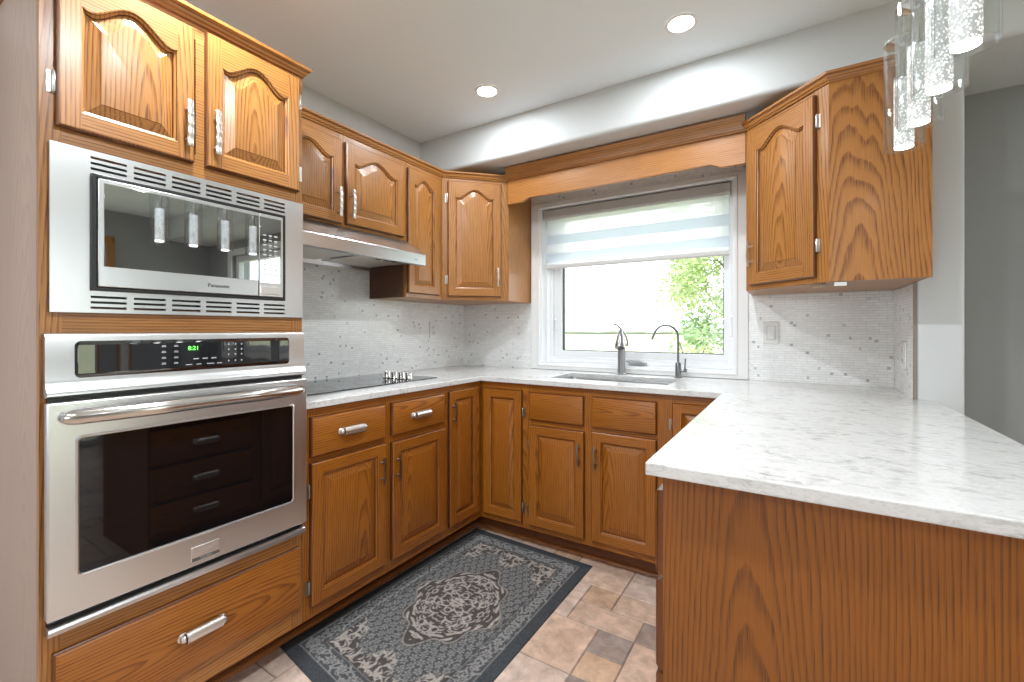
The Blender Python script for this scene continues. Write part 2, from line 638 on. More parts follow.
struct(MB().box(XL - 0.05, YF - 0.05, ZC, XR + 0.05, YB + 0.25, ZC + 0.08).build('ceiling', CEILP, smooth=0))
struct(MB().box(XL - 0.15, YF, 0, XL, YB + 0.2, ZC).build('wall_left', WALLP, smooth=0))
# back wall of the kitchen with the window opening, and its continuation into the dining room
mb = MB().cells([XL - 0.15, WX0, WX1, (ST0 + ST1) / 2], [0, WZ0, WZ1, ZC],
                lambda x, z: not (WX0 < x < WX1 and WZ0 < z < WZ1), YB, YB + 0.20, lambda x, y, z: (x, z, y))
struct(mb.build('wall_back', WALLP, smooth=0))
D0, D1 = 3.05, 4.05
mb = MB().cells([(ST0 + ST1) / 2, D0, D1, XR + 0.15], [0, 0.95, 2.05, ZC],
                lambda x, z: not (D0 < x < D1 and 0.95 < z < 2.05), YB, YB + 0.20, lambda x, y, z: (x, z, y))
struct(mb.build('wall_dining', DINEP, smooth=0))
mb = MB().cells([YF - 0.15, -1.9, -0.4, YB + 0.2], [0, 2.1, ZC],
                lambda y, z: not (-1.9 < y < -0.4 and z < 2.1), XR, XR + 0.15, lambda x, y, z: (z, x, y))
struct(mb.build('wall_right', DINEP, smooth=0))
mb = MB().cells([XL - 0.15, 0.3, 2.0, XR + 0.15], [0, 0.9, 2.1, ZC],
                lambda x, z: not (0.3 < x < 2.0 and 0.9 < z < 2.1), YF - 0.15, YF, lambda x, y, z: (x, z, y))
struct(mb.build('wall_front', WALLP, smooth=0))
# stub wall at the end of the counter
struct(MB().box(ST0, STY, 0, ST1, YB, ZS).build('wall_stub', WALLP, smooth=0, bevel=0.006))
# bulkhead over the window wall with a rounded lower edge
prof = [(YB, ZS), (YB, ZC), (YSF, ZC)]
R_ = 0.022
for k in range(7):
    a = PI + (PI / 2) * k / 6
    prof.append((YSF + R_ + R_ * math.cos(a), ZS + R_ + R_ * math.sin(a)))
mb = MB().loops([[(XL, y, z) for y, z in prof], [(XR, y, z) for y, z in prof]])
struct(mb.build('ceiling_bulkhead', WALLP, smooth=30))

# ------------------------------------------------------------------ windows and patio door
def frame_ring(mb, x0, z0, x1, z1, wl, wr, wb, wt, y0, y1, m=0):
    mb.cells([x0, x0 + wl, x1 - wr, x1], [z0, z0 + wb, z1 - wt, z1],
             lambda x, z: not (x0 + wl < x < x1 - wr and z0 + wb < z < z1 - wt), y0, y1, lambda x, y, z: (x, z, y), m)

win = bpy.data.objects.new('window_1', None)
COL.objects.link(win)
win.location = (0.68, YB, 1.0)
struct(win)
def wpart(mb, name, mat, **kw):
    o = mb.build(name, mat, win, (-0.68, -YB, -1.0), **kw)
    return o
mb = MB()
frame_ring(mb, 0.017, 0.9305, 1.338, 2.047, 0.062, 0.062, 0.030, 0.030, YB - 0.021, YB)
frame_ring(mb, 0.068, 0.952, 1.288, 2.026, 0.014, 0.014, 0.012, 0.012, YB - 0.028, YB)
wpart(mb, 'casing', WHITET, bevel=0.003)
mb = MB()
frame_ring(mb, WX0 - 0.006, WZ0 - 0.006, WX1 + 0.006, WZ1 + 0.006, 0.012, 0.012, 0.012, 0.012, YB - 0.012, YB + 0.16)
wpart(mb, 'jamb', WHITEP, bevel=0.002)
mb = MB()
frame_ring(mb, 0.094, 0.974, 1.262, 2.010, 0.048, 0.030, 0.040, 0.04, YB + 0.065, YB + 0.15)
frame_ring(mb, 0.094, 0.974, 1.262, 2.010, 0.030, 0.018, 0.022, 0.02, YB + 0.055, YB + 0.15)
wpart(mb, 'fixed_frame', WHITEP, bevel=0.003)
GX0, GX1, GZ0, GZ1 = 0.203, 1.203, 1.058, 1.94
mb = MB()
frame_ring(mb, 0.140, 1.012, 1.236, 1.972, GX0 - 0.140 - 0.006, 1.236 - GX1 - 0.004, GZ0 - 1.012 - 0.004, 0.028, YB + 0.085, YB + 0.135)
wpart(mb, 'sash', WHITEP, bevel=0.004)
mb = MB()
frame_ring(mb, GX0 - 0.007, GZ0 - 0.005, GX1 + 0.005, GZ1 + 0.005, 0.009, 0.006, 0.006, 0.006, YB + 0.100, YB + 0.126)
wpart(mb, 'gasket', GASKET)
wpart(MB().box(GX0 - 0.004, YB + 0.112, GZ0 - 0.004, GX1 + 0.004, YB + 0.116, GZ1 + 0.004), 'glass_pane', PANE, smooth=0)
# folding crank operator on the lower frame rail
mb = MB()
mb.box(0.675, YB + 0.030, 0.984, 0.785, YB + 0.066, 0.997)
mb.tube([(0.785, YB + 0.035, 0.992), (0.75, YB + 0.022, 1.004), (0.69, YB + 0.020, 1.006), (0.665, YB + 0.024, 1.000)], [0.006, 0.006, 0.006, 0.008], 10)
wpart(mb, 'crank_handle', plain('crank_grey', (0.45, 0.46, 0.47), 0.4), bevel=0.002)
mb = MB()
for zz in (1.25,):
    mb.box(0.150, YB + 0.070, zz - 0.05, 0.166, YB + 0.090, zz + 0.05)
mb.box(0.154, YB + 0.050, 1.26, 0.162, YB + 0.075, 1.275)
wpart(mb, 'latch', WHITEP, bevel=0.002)
mb = MB()
mb.box(1.240, YB + 0.045, 1.16, 1.254, YB + 0.070, 1.27)
wpart(mb, 'latch', WHITEP, bevel=0.002)

# dining-room window and patio door seen in reflections; unseen front window added for daylight
def plain_window(name, axis, a0, a1, z0, z1, p, inward, mull=1, cas=None):
    w = bpy.data.objects.new(name, None)
    COL.objects.link(w)
    struct(w)
    def mp(x, y, z):
        return (x, z, y) if axis == 'x' else (z, x, y)
    mb = MB()
    t = 0.07
    mb.cells([a0 - t, a0, a1, a1 + t], [max(0, z0 - t), z0, z1, z1 + t] if z0 > 0 else [0, z1, z1 + t],
             lambda x, z: not (a0 < x < a1 and z0 < z < z1), p - 0.02 if inward < 0 else p, p if inward < 0 else p + 0.02, mp)
    mb.build('casing', cas or WHITET, w, bevel=0.003)
    mb = MB()
    q0, q1 = (p + 0.04, p + 0.10) if inward < 0 else (p - 0.10, p - 0.04)
    xs = [a0, a0 + 0.06]
    for k in range(1, mull + 1):
        c = a0 + (a1 - a0) * k / (mull + 1)
        xs += [c - 0.04, c + 0.04]
    xs += [a1 - 0.06, a1]
    holes = [(xs[2 * k + 1], xs[2 * k + 2]) for k in range(mull + 1)]
    zs = [z0, z0 + 0.07, z1 - 0.07, z1]
    mb.cells(xs, zs, lambda x, z: not (z0 + 0.07 < z < z1 - 0.07 and any(a < x < b for a, b in holes)), q0, q1, mp)
    mb.build('sash', WHITEP, w, bevel=0.003)
    for a, b in holes:
        mb = MB().cells([a - 0.005, b + 0.005], [z0 + 0.065, z1 - 0.065], lambda x, z: True, (q0 + q1) / 2, (q0 + q1) / 2 + 0.004, mp)
        mb.build('glass_pane', PANE, w, smooth=0)
    return w
plain_window('window_2', 'x', D0, D1, 0.95, 2.05, YB, -1, 0)
plain_window('added_window_3', 'x', 0.3, 2.0, 0.9, 2.1, YF, 1, 1)
plain_window('door_1', 'y', -1.9, -0.4, 0.0, 2.1, XR, -1, 1, OAKV)

# ------------------------------------------------------------------ cabinets
DT = 0.019     # door thickness

def arch_fn(x, w, A):
    t = abs(x / w * 2 - 1)
    bell = (0.5 + 0.5 * math.cos(PI * min(1.0, t / 0.88))) ** 0.85
    lip = 0.10 * max(0.0, (t - 0.84) / 0.16) ** 1.3
    return A * (bell + lip)

def hinge(parent, x, z, side, base=False):
    """exposed barrel hinge at the door's outer edge"""
    mb = MB()
    s_ = -1 if side == 'l' else 1
    mb.box(min(x, x + s_ * 0.016), -0.003, z - 0.026, max(x, x + s_ * 0.016), 0.0005, z + 0.026)
    mb.lathe([(0.0045, -0.024), (0.0055, -0.022), (0.0055, 0.022), (0.0045, 0.024)], (x + s_ * 0.003, -0.006, z), seg=12)
    mb.lathe([(0.003, 0.0), (0.0035, 0.004), (0.001, 0.006)], (x + s_ * 0.003, -0.006, z + 0.024), seg=10)
    mb.build('hinge', BHINGE if base else HINGEM, parent)

def handle_wavy(parent, x, z, L=0.135):
    """upright bar pull with a rippled face, for the wall cabinets"""
    mb = MB()
    y0 = -DT
    n = 40
    lp = []
    for k in range(n + 1):
        t = k / n
        zz = z - L / 2 + L * t
        rip = 0.0013 * math.sin(t * PI * 9)
        w = 0.0075
        yy = y0 - 0.024 - rip - 0.004 * math.sin(PI * t)
        lp.append([(x - w, yy + 0.005, zz), (x - w, yy, zz), (x - w * 0.5, yy - 0.0015, zz), (x + w * 0.5, yy - 0.0015, zz), (x + w, yy, zz), (x + w, yy + 0.005, zz)])
    mb.loops(lp)
    for dz in (-L * 0.33, L * 0.33):
        mb.lathe([(0.0058, 0.0), (0.0042, -0.006), (0.0042, -0.026)], (x, y0 + 0.001, z + dz), 'y', 14)
    mb.build('handle', NICKEL, parent, smooth=50)

def handle_bar(parent, x, z, L=0.115, mat=None):
    mb = MB()
    y0 = -DT
    n = 24
    lp = []
    for k in range(n + 1):
        t = k / n
        zz = z - L / 2 + L * t
        w = 0.0052 * (0.8 + 0.2 * math.cos(2 * PI * t * 2))
        yy = y0 - 0.022 - 0.005 * math.sin(PI * t)
        lp.append([(x - w, yy + 0.006, zz), (x - w, yy, zz), (x + w, yy, zz), (x + w, yy + 0.006, zz)])
    mb.loops(lp)
    for dz in (-L * 0.30, L * 0.30):
        mb.lathe([(0.0065, 0.0), (0.0045, -0.006), (0.0045, -0.024)], (x, y0 + 0.001, z + dz), 'y', 14)
    mb.build('handle', mat or PEWTER, parent, smooth=50)

def handle_cup(parent, x, z, L=0.098, mat=None):
    """half-round horizontal pull between two end posts"""
    mb = MB()
    y0 = -DT
    n = 12
    pr = []
    for k in range(n + 1):
        a = -0.62 * PI + 1.25 * PI * k / n
        pr.append((y0 - 0.013 - 0.015 * math.cos(a), z + 0.017 * math.sin(a)))
    inner = [(y0 - 0.013 + (p[0] - y0 + 0.013) * 0.84, z + (p[1] - z) * 0.84) for p in pr][::-1]
    ring = pr + inner
    mb.loops([[(x - L / 2, y, zz) for y, zz in ring], [(x + L / 2, y, zz) for y, zz in ring]])
    for s_ in (-1, 1):
        mb.lathe([(0.014, 0.0), (0.014, -0.004), (0.010, -0.007), (0.010, -0.018), (0.007, -0.021), (0.0, -0.021)], (x + s_ * (L / 2 + 0.004), y0 + 0.001, z), 'y', 16)
    mb.build('handle', mat or NICKEL, parent, smooth=50)

def door(parent, x0, x1, z0, z1, arch=0.0, hand=None, hinges=None, base=False, org=(0, 0), rz=0.0, stile=0.045):
    """raised-panel door: stiles, rails, stuck moulding and panel; child of a cabinet.
    local frame: x across, -y towards the room, z up; org/rz place its face plane in the cabinet frame"""
    V, H = (BOAKV, BOAKH) if base else (OAKV, OAKH)
    w, h = x1 - x0, z1 - z0
    st = min(stile, w * 0.19)
    b, t = st * 1.02, st * 1.0
    c, s_ = math.cos(rz), math.sin(rz)
    loc = (org[0] + c * x0, org[1] + s_ * x0, z0)
    xl, xr = st, w - st
    ow = xr - xl
    N = 24 if arch else 2
    zt = h - t - arch * 1.0
    def top(x):
        return zt + (arch_fn(x - xl, ow, arch) if arch else 0.0)
    def outline(d, y):
        """closed loop of the opening inset by d at depth y"""
        pts = [(xl + d, y, b + d), (xr - d, y, b + d)]
        for k in range(N + 1):
            u = 1 - k / N
            x = xl + d + (ow - 2 * d) * u
            pts.append((x, y, top(xl + ow * u) - d))
        return pts
    F = -DT
    e = 0.005
    mb = MB()
    # outer edge, with a stepped profile on the lip
    mb.loops([[(0, 0, 0), (w, 0, 0), (w, 0, h), (0, 0, h)],
              [(0, F + 0.006, 0), (w, F + 0.006, 0), (w, F + 0.006, h), (0, F + 0.006, h)],
              [(e * .6, F + 0.002, e * .6), (w - e * .6, F + 0.002, e * .6), (w - e * .6, F + 0.002, h - e * .6), (e * .6, F + 0.002, h - e * .6)],
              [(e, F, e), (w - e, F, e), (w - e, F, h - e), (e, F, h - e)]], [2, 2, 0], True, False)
    # stiles and rails
    mb.face([(e, F, e), (xl, F, e), (xl, F, h - e), (e, F, h - e)], 0)
    mb.face([(xr, F, e), (w - e, F, e), (w - e, F, h - e), (xr, F, h - e)], 0)
    mb.face([(xl, F, e), (xr, F, e), (xr, F, b), (xl, F, b)], 1)
    for k in range(N):
        xa, xb = xl + ow * k / N, xl + ow * (k + 1) / N
        mb.face([(xa, F, top(xa)), (xb, F, top(xb)), (xb, F, h - e), (xa, F, h - e)], 1)
    # moulding sloping down to the panel groove
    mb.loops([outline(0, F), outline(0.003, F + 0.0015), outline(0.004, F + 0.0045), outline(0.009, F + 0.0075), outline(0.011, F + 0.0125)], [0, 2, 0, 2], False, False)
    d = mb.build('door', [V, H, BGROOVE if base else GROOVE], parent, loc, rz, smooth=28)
    # raised panel
    mb = MB()
    rb = min(0.030, ow * 0.13)
    mb.loops([outline(0.0105, F + 0.0130), outline(0.015, F + 0.0118), outline(0.011 + rb, F + 0.0045), outline(0.0115 + rb, F + 0.0022), outline(0.014 + rb, F + 0.0018)], 0, False, True)
    mb.build('raised_panel', V, d, smooth=18)
    if hand:
        kind, hx, hz = hand
        (handle_wavy if kind == 'wavy' else handle_bar)(d, hx, hz)
    if hinges:
        side, hz = hinges
        for q in hz:
            hinge(d, 0.0 if side == 'l' else w, q, side, base)
    return d

def drawer(parent, x0, x1, z0, z1, pull=True, base=True, mat=None, org=(0, 0), rz=0.0):
    w, h = x1 - x0, z1 - z0
    F = -DT
    mb = MB()
    def R(i, y):
        return [(i, y, i), (w - i, y, i), (w - i, y, h - i), (i, y, h - i)]
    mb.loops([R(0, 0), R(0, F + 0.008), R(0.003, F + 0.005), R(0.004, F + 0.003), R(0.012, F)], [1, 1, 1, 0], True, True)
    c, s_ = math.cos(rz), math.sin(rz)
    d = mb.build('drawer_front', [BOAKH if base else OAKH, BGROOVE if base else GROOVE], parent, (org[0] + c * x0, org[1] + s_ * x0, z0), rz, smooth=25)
    if pull:
        handle_cup(d, w / 2, h / 2, mat=mat)
    return d

def face_frame(parent, w, z0, z1, stiles, rails, base, org=(0, 0), rz=0.0, t=0.02, name='face_frame'):
    """stiles: x ranges over the full height; rails: (x0,x1,z0,z1) between them"""
    V, H = (BOAKV, BOAKH) if base else (OAKV, OAKH)
    mb = MB()
    for a, b in stiles:
        mb.box(a, 0.0, z0, b, t, z1, 0)
    for a, b, c, d in rails:
        mb.box(a, 0.0006, c, b, t, d, 1)
    return mb.build(name, [V, H], parent, (org[0], org[1], 0), rz, smooth=0)

R90 = PI / 2
ZT = 0.902           # underside of counter
ZB = 0.112           # bottom of the base face frames
UB, UT = 1.379, 2.143

# --- tall oven cabinet (left end)
TY0, TY1 = -1.806, -1.1235
TW = TY1 - TY0
oc = thing('oven_cabinet', 'tall oak cabinet holding the microwave and wall oven, at the left end', 'cabinet', (0, TY0, 0), R90)
mb = MB()
mb.box(0, 0.020, ZB, 0.018, 0.58, UT, 0)
mb.box(TW - 0.018, 0.020, ZB, TW, 0.58, UT, 1)
mb.box(0.018, 0.55, ZB, TW - 0.018, 0.58, UT, 1)
for z in (ZB, 0.425, 1.205, 1.672, UT - 0.018):
    mb.box(0.018, 0.020, z, TW - 0.018, 0.55, z + 0.018, 1)
mb.build('body', [VENEER, DARKV], oc, smooth=0)
face_frame(oc, TW, ZB, UT, [(0, 0.040), (TW - 0.040, TW)],
           [(0.04, TW - 0.04, ZB, 0.20), (0.04, TW - 0.04, 0.385, 0.475), (0.04, TW - 0.04, 1.17, 1.255), (0.04, TW - 0.04, 1.64, 1.73),
            (0.04, TW - 0.04, 2.08, UT), (0.335, 0.375, 1.73, 2.08)], False)
door(oc, 0.028, 0.326, 1.700, 2.105, 0.052, ('wavy', 0.298 - 0.022, 0.105), ('l', [0.105, 0.335]), stile=0.044)
door(oc, 0.358, 0.664, 1.700, 2.113, 0.052, ('wavy', 0.022, 0.105), ('r', [0.07, 0.335]), stile=0.044)
drawer(oc, 0.022, 0.669, 0.180, 0.406, True, True)
mb = MB().box(0.0, 0.118, 0.0, TW, 0.133, ZB)
mb.build('toe_kick', TOEW, oc, smooth=0)
CROWN = [(0.0, 2.128), (0.005, 2.128), (0.007, 2.134), (0.012, 2.138), (0.015, 2.147), (0.020, 2.152), (0.025, 2.154), (0.026, 2.163), (0.0, 2.163)]
mb = MB().sweep([(0.0, 0.585), (0.0, 0.0), (TW, 0.0), (TW, 0.285)], CROWN)
mb.build('crown', OAKH, oc, smooth=25)

# --- base cabinet under the cooktop
W1 = 0.79
b1 = thing('base_cabinet', 'oak base cabinet with two drawers over two doors, below the cooktop', 'cabinet', (0, -1.103, 0), R90)
mb = MB()
mb.box(-0.019, 0.020, ZB, W1 - 0.001, 0.575, ZT - 0.001)
mb.build('body', BOAKV, b1, smooth=0)
face_frame(b1, W1, ZB, ZT, [(-0.019, 0.030), (0.345, 0.432), (W1 - 0.045, W1)],
           [(0.03, 0.345, ZB, 0.18), (0.03, 0.345, 0.67, 0.745), (0.03, 0.345, 0.85, ZT), (0.432, W1 - 0.045, ZB, 0.18), (0.432, W1 - 0.045, 0.67, 0.745), (0.432, W1 - 0.045, 0.85, ZT)], True)
drawer(b1, 0.008, 0.368, 0.718, 0.870)
drawer(b1, 0.408, 0.765, 0.718, 0.868)
door(b1, 0.008, 0.370, 0.160, 0.697, 0, ('bar', 0.362 - 0.026, 0.537 - 0.115), ('l', [0.07, 0.43]), True)
door(b1, 0.408, 0.768, 0.160, 0.690, 0, ('bar', 0.026, 0.530 - 0.115), ('r', [0.07, 0.43]), True)
MB().box(-0.018, 0.118, 0.0, W1 - 0.001, 0.133, ZB).build('toe_kick', TOEW, b1, smooth=0)

# --- corner base cabinet (two narrow doors meeting at the inside corner)
b2 = thing('corner_base_cabinet', 'oak corner base cabinet whose two narrow doors meet at a right angle', 'cabinet', (0, 0, 0), 0)
mb = MB()
mb.prism([(-0.575, -0.312), (-0.02, -0.312), (-0.02, 0.02), (0.309, 0.02), (0.309, 0.575), (-0.575, 0.575)], ZB, ZT - 0.001)
mb.build('body', BOAKV, b2, smooth=0)
face_frame(b2, 0.313, ZB, ZT, [(0, 0.022), (0.293, 0.313)], [(0.022, 0.293, ZB, 0.18), (0.022, 0.293, 0.85, ZT)], True, (0, -0.313), R90)
face_frame(b2, 0.310, ZB, ZT, [(0.0, 0.020), (0.270, 0.310)], [(0.02, 0.27, ZB, 0.18), (0.02, 0.27, 0.85, ZT)], True, (0, 0), 0)
door(b2, 0.015, 0.272, 0.158, 0.872, 0, ('bar', 0.024, 0.714 - 0.115), None, True, (0, -0.313), R90)
door(b2, 0.026, 0.283, 0.145, 0.864, 0, None, ('r', [0.08, 0.60]), True, (0, 0), 0)
mb = MB()
mb.box(-0.133, -0.312, 0.0, -0.118, 0.12, ZB)
mb.box(-0.118, 0.105, 0.0, 0.309, 0.12, ZB)
mb.build('toe_kick', TOEW, b2, smooth=0)

# --- sink base
b3 = thing('sink_base_cabinet', 'oak base cabinet under the sink, two false drawers over two doors', 'cabinet', (0.310, 0, 0), 0)
W3 = 0.735
mb = MB()
mb.box(0.001, 0.020, ZB, 0.019, 0.575, ZT - 0.001)
mb.box(W3 - 0.019, 0.020, ZB, W3 - 0.001, 0.575, ZT - 0.001)
mb.box(0.019, 0.020, ZB, W3 - 0.019, 0.575, ZB + 0.018)
mb.box(0.019, 0.56, ZB + 0.018, W3 - 0.019, 0.575, ZT - 0.001)
mb.build('body', BOAKV, b3, smooth=0)
face_frame(b3, W3, ZB, ZT, [(0, 0.032), (0.325, 0.390), (W3 - 0.05, W3)],
           [(0.032, 0.325, ZB, 0.18), (0.032, 0.325, 0.66, 0.735), (0.032, 0.325, 0.84, ZT), (0.39, W3 - 0.05, ZB, 0.18), (0.39, W3 - 0.05, 0.66, 0.735), (0.39, W3 - 0.05, 0.84, ZT)], True)
drawer(b3, 0.020, 0.335, 0.711, 0.861, False)
drawer(b3, 0.378, 0.696, 0.711, 0.864, False)
door(b3, 0.018, 0.338, 0.143, 0.682, 0, ('bar', 0.320 - 0.024, 0.539 - 0.115), ('l', [0.07, 0.43]), True)
door(b3, 0.378, 0.696, 0.146, 0.690, 0, ('bar', 0.024, 0.544 - 0.125), ('r', [0.07, 0.43]), True)
MB().box(0.0, 0.105, 0.0, W3, 0.12, ZB).build('toe_kick', TOEW, b3, smooth=0)

# --- narrow cabinet right of the sink, in the inner corner of the peninsula
b4 = thing('narrow_base_cabinet', 'narrow oak base cabinet right of the sink, half hidden by the peninsula counter', 'cabinet', (1.045, 0, 0), 0)
MB().box(0.001, 0.020, ZB, 0.259, 0.575, ZT - 0.001).build('body', BOAKV, b4, smooth=0)
face_frame(b4, 0.26, ZB, ZT, [(0, 0.038), (0.225, 0.26)], [(0.038, 0.225, ZB, 0.18), (0.038, 0.225, 0.84, ZT)], True)
door(b4, 0.031, 0.238, 0.146, 0.866, 0, None, ('l', [0.08, 0.62]), True)
MB().box(0.0, 0.105, 0.0, 0.26, 0.12, ZB).build('toe_kick', TOEW, b4, smooth=0)

# --- peninsula cabinet: end panel to the camera, four drawers towards the oven
PX, PY = 1.312, -1.170
WP = 1.169
b5 = thing('peninsula_cabinet', 'oak peninsula cabinet with a plain veneered end panel facing us', 'cabinet', (PX, -0.001, 0), -R90)
mb = MB()
mb.box(0.021, 0.020, ZB, WP - 0.019, 0.58, ZT - 0.001)
mb.build('body', BOAKV, b5, smooth=0)
mb = MB().box(WP - 0.018, 0.0, 0.0, WP, 0.62, ZT - 0.001)
mb.build('end_panel', oak('peninsula_end_shaded', 'zy', (0.285, 0.088, 0.005), (0.085, 0.022, 0.0015), 0.5, 0.9, 0.06, 0.0085, 0.045), b5, smooth=0)  # redder veneer tint, also darkened to carry the panel's shading
face_frame(b5, WP, ZB, ZT, [(0.021, 0.06), (0.60, 0.66), (WP - 0.045, WP - 0.0185)],
           [(0.06, 0.60, ZB, 0.18), (0.06, 0.60, 0.84, ZT), (0.66, WP - 0.035, ZB, 0.17), (0.66, WP - 0.035, 0.87, ZT)], True)
for z0, z1 in ((0.690, 0.866), (0.495, 0.680), (0.305, 0.485), (0.145, 0.295)):
    drawer(b5, 0.655, WP - 0.006, z0, z1)
door(b5, 0.072, 0.330, 0.146, 0.864, 0, ('bar', 0.258 - 0.024, 0.6), None, True)
door(b5, 0.340, 0.598, 0.146, 0.864, 0, ('bar', 0.024, 0.6), None, True)
MB().box(0.106, 0.105, 0.0, WP - 0.018, 0.12, ZB).build('toe_kick', TOEW, b5, smooth=0)

# quarter-round shoe moulding along the toe kicks
mb = MB()
q = [(0, 0)] + [(0.018 * math.cos(a), 0.018 * math.sin(a)) for a in [R90 * k / 6 for k in range(7)]]
mb.sweep([(-0.118, TY0), (-0.118, 0.105), (1.423, 0.105), (1.423, PY + 0.02)], q)
struct(mb.build('trim_1', oak('shoe_wood', 'x', (0.40, 0.16, 0.05), (0.22, 0.075, 0.02)), smooth=40))

# --- wall cabinets
# over the hood: two arched doors
UX = -0.28
u1 = thing('wall_cabinet', 'short oak wall cabinet with two arched doors above the range hood', 'cabinet', (UX, -1.103, 0), R90)
WU = 0.780
HB = 1.690
MB().box(-0.019, 0.020, HB, WU - 0.001, 0.30, UT).build('body', OAKV, u1, smooth=0)
face_frame(u1, WU, HB, UT, [(-0.019, 0.03), (0.345, 0.39), (WU - 0.03, WU)], [(0.03, 0.345, HB, 1.73), (0.03, 0.345, 2.06, UT), (0.39, WU - 0.03, HB, 1.73), (0.39, WU - 0.03, 2.06, UT)], False)
door(u1, 0.012, 0.356, 1.698, 2.092, 0.050, ('wavy', 0.344 - 0.026, 0.095), None)
door(u1, 0.379, 0.752, 1.702, 2.094, 0.050, ('wavy', 0.026, 0.095), None)
# narrow full-height cabinet
u2 = thing('narrow_wall_cabinet', 'narrow oak wall cabinet with one slim arched door, right of the range hood', 'cabinet', (UX, -0.322, 0), R90)
WN = 0.302
MB().box(0.018, 0.020, UB, WN - 0.001, 0.30, UT).build('body', OAKV, u2, smooth=0)
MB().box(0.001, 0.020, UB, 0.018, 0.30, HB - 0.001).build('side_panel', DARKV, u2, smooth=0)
face_frame(u2, WN, UB, UT, [(0, 0.03), (WN - 0.035, WN)], [(0.03, WN - 0.035, UB, 1.42), (0.03, WN - 0.035, 2.06, UT)], False)
door(u2, 0.006, 0.262, 1.402, 2.098, 0.042, None, None, stile=0.043)
# diagonal corner cabinets
def diag_cabinet(label, loc, rz, L, body, dspec, hspec, hinges):
    u = thing('corner_wall_cabinet', label, 'cabinet', loc, rz)
    MB().prism(body, UB, UT).build('body', OAKV, u, smooth=0)
    face_frame(u, L, UB, UT, [(0, dspec[0] + 0.015), (dspec[1] - 0.015, L)],
               [(dspec[0] + 0.015, dspec[1] - 0.015, UB, 1.425), (dspec[0] + 0.015, dspec[1] - 0.015, 2.06, UT)], False)
    door(u, dspec[0], dspec[1], 1.402, 2.106, 0.055, hspec, hinges)
    return u
DL = 0.41
def to_local(pts, loc, rz):
    c, s_ = math.cos(-rz), math.sin(-rz)
    return [((x - loc[0]) * c - (y - loc[1]) * s_, (x - loc[0]) * s_ + (y - loc[1]) * c) for x, y in pts]
dl = (UX, -0.019)
e_ = 0.0145
L_ = DL
lx, ly = dl[0] + DL * math.cos(PI / 4), dl[1] + DL * math.sin(PI / 4)
body = to_local([(dl[0] - e_, dl[1] + e_ - 0.013), (lx - e_ + 0.014, ly + e_ - 0.0005), (lx, 0.573), (-0.574, 0.573), (-0.574, dl[1] + 0.001)], dl, PI / 4)
dc = diag_cabinet('diagonal oak corner wall cabinet with one arched door, left of the window', (dl[0], dl[1], 0), PI / 4, DL, body,
             (0.034, 0.366), ('bar', 0.332 - 0.024, 0.12), ('l', [0.10, 0.60]))
for c_ in dc.children_recursive:
    if c_.name.startswith('handle'):
        c_.data.materials[0] = NICKEL
dr = (1.353, 0.251)
DLr = 0.424
rx, ry = dr[0] + DLr * math.cos(PI / 4), dr[1] - DLr * math.sin(PI / 4)
body = to_local([(dr[0], dr[1] + 0.02), (rx + 0.004, ry + 0.024), (rx + 0.004, ry + 0.020), (1.938, ry + 0.020), (1.938, 0.172), (1.932, 0.172), (1.932, 0.573), (dr[0], 0.573)], dr, -PI / 4)
dcr = diag_cabinet('diagonal oak corner wall cabinet with a wide side panel, right of the window', (dr[0], dr[1], 0), -PI / 4, DLr, body,
             (0.032, 0.375), ('bar', 0.022, 0.14), ('r', [0.12, 0.60]))
# its flat side panel facing the camera
sp = MB().box(0.0, 0.0, UB, 0.290, 0.0195, UT)
for c_ in dcr.children_recursive:
    if c_.name.startswith('handle'):
        c_.data.materials[0] = NICKEL
o = sp.build('side_panel', oak('wide_oak_veneer', 'z', (0.42, 0.170, 0.036), (0.150, 0.046, 0.007), 0.34), dcr, (0, 0, 0), 0, smooth=0)
v = to_local([(rx + 0.001, ry)], dr, -PI / 4)[0]
o.location = (v[0], v[1], 0)
o.rotation_euler = (0, 0, PI / 4)

# valance over the window with notched ends
VY = 0.262
mb = MB()
va, vb = lx + 0.004, dr[0] - 0.003
bot = []
n = 60
for k in range(n + 1):
    x = va + (vb - va) * k / n
    d_ = min(x - va, vb - x)
    if d_ < 0.105:
        z = 1.983
    elif d_ < 0.155:
        t = (d_ - 0.105) / 0.05
        z = 1.983 + 0.022 * (0.5 - 0.5 * math.cos(PI * t))
    else:
        z = 2.005 - 0.004 * min(1, (d_ - 0.155) / 0.3)
    bot.append((x, z))
ring = bot + [(vb, UT), (va, UT)]
mb.loops([[(x, VY, z) for x, z in ring], [(x, VY + 0.019, z) for x, z in ring]])
vl = tag(mb.build('valance', oak('valance_oak', 'x', (0.48, 0.205, 0.052), (0.25, 0.088, 0.018)), smooth=25, bevel=0.002), 'long oak valance board with notched ends over the kitchen window', 'valance')
VC = [(0.0, 2.130), (0.010, 2.130), (0.012, 2.137), (0.016, 2.140), (0.018, 2.150), (0.022, 2.178), (0.029, 2.190), (0.031, 2.206), (-0.018, 2.206), (-0.018, 2.1435), (0.0, 2.1435)]
mb = MB().sweep([(va + 0.001, VY), (vb - 0.001, VY)], VC)
mb.build('crown', OAKH, vl, smooth=25)

# crown moulding along the wall cabinets on both sides of the window
mb = MB().sweep([(UX, -1.095), (UX, dl[1]), (lx + 0.001, ly)], CROWN)
tag(mb.build('crown_molding', OAKH, smooth=25), 'thin oak crown moulding on the wall cabinets left of the window', 'molding')
mb = MB().sweep([(dr[0], dr[1]), (rx, ry), (1.940, ry)], CROWN)
tag(mb.build('crown_molding', OAKH, smooth=25), 'thin oak crown moulding on the corner cabinet right of the window', 'molding')

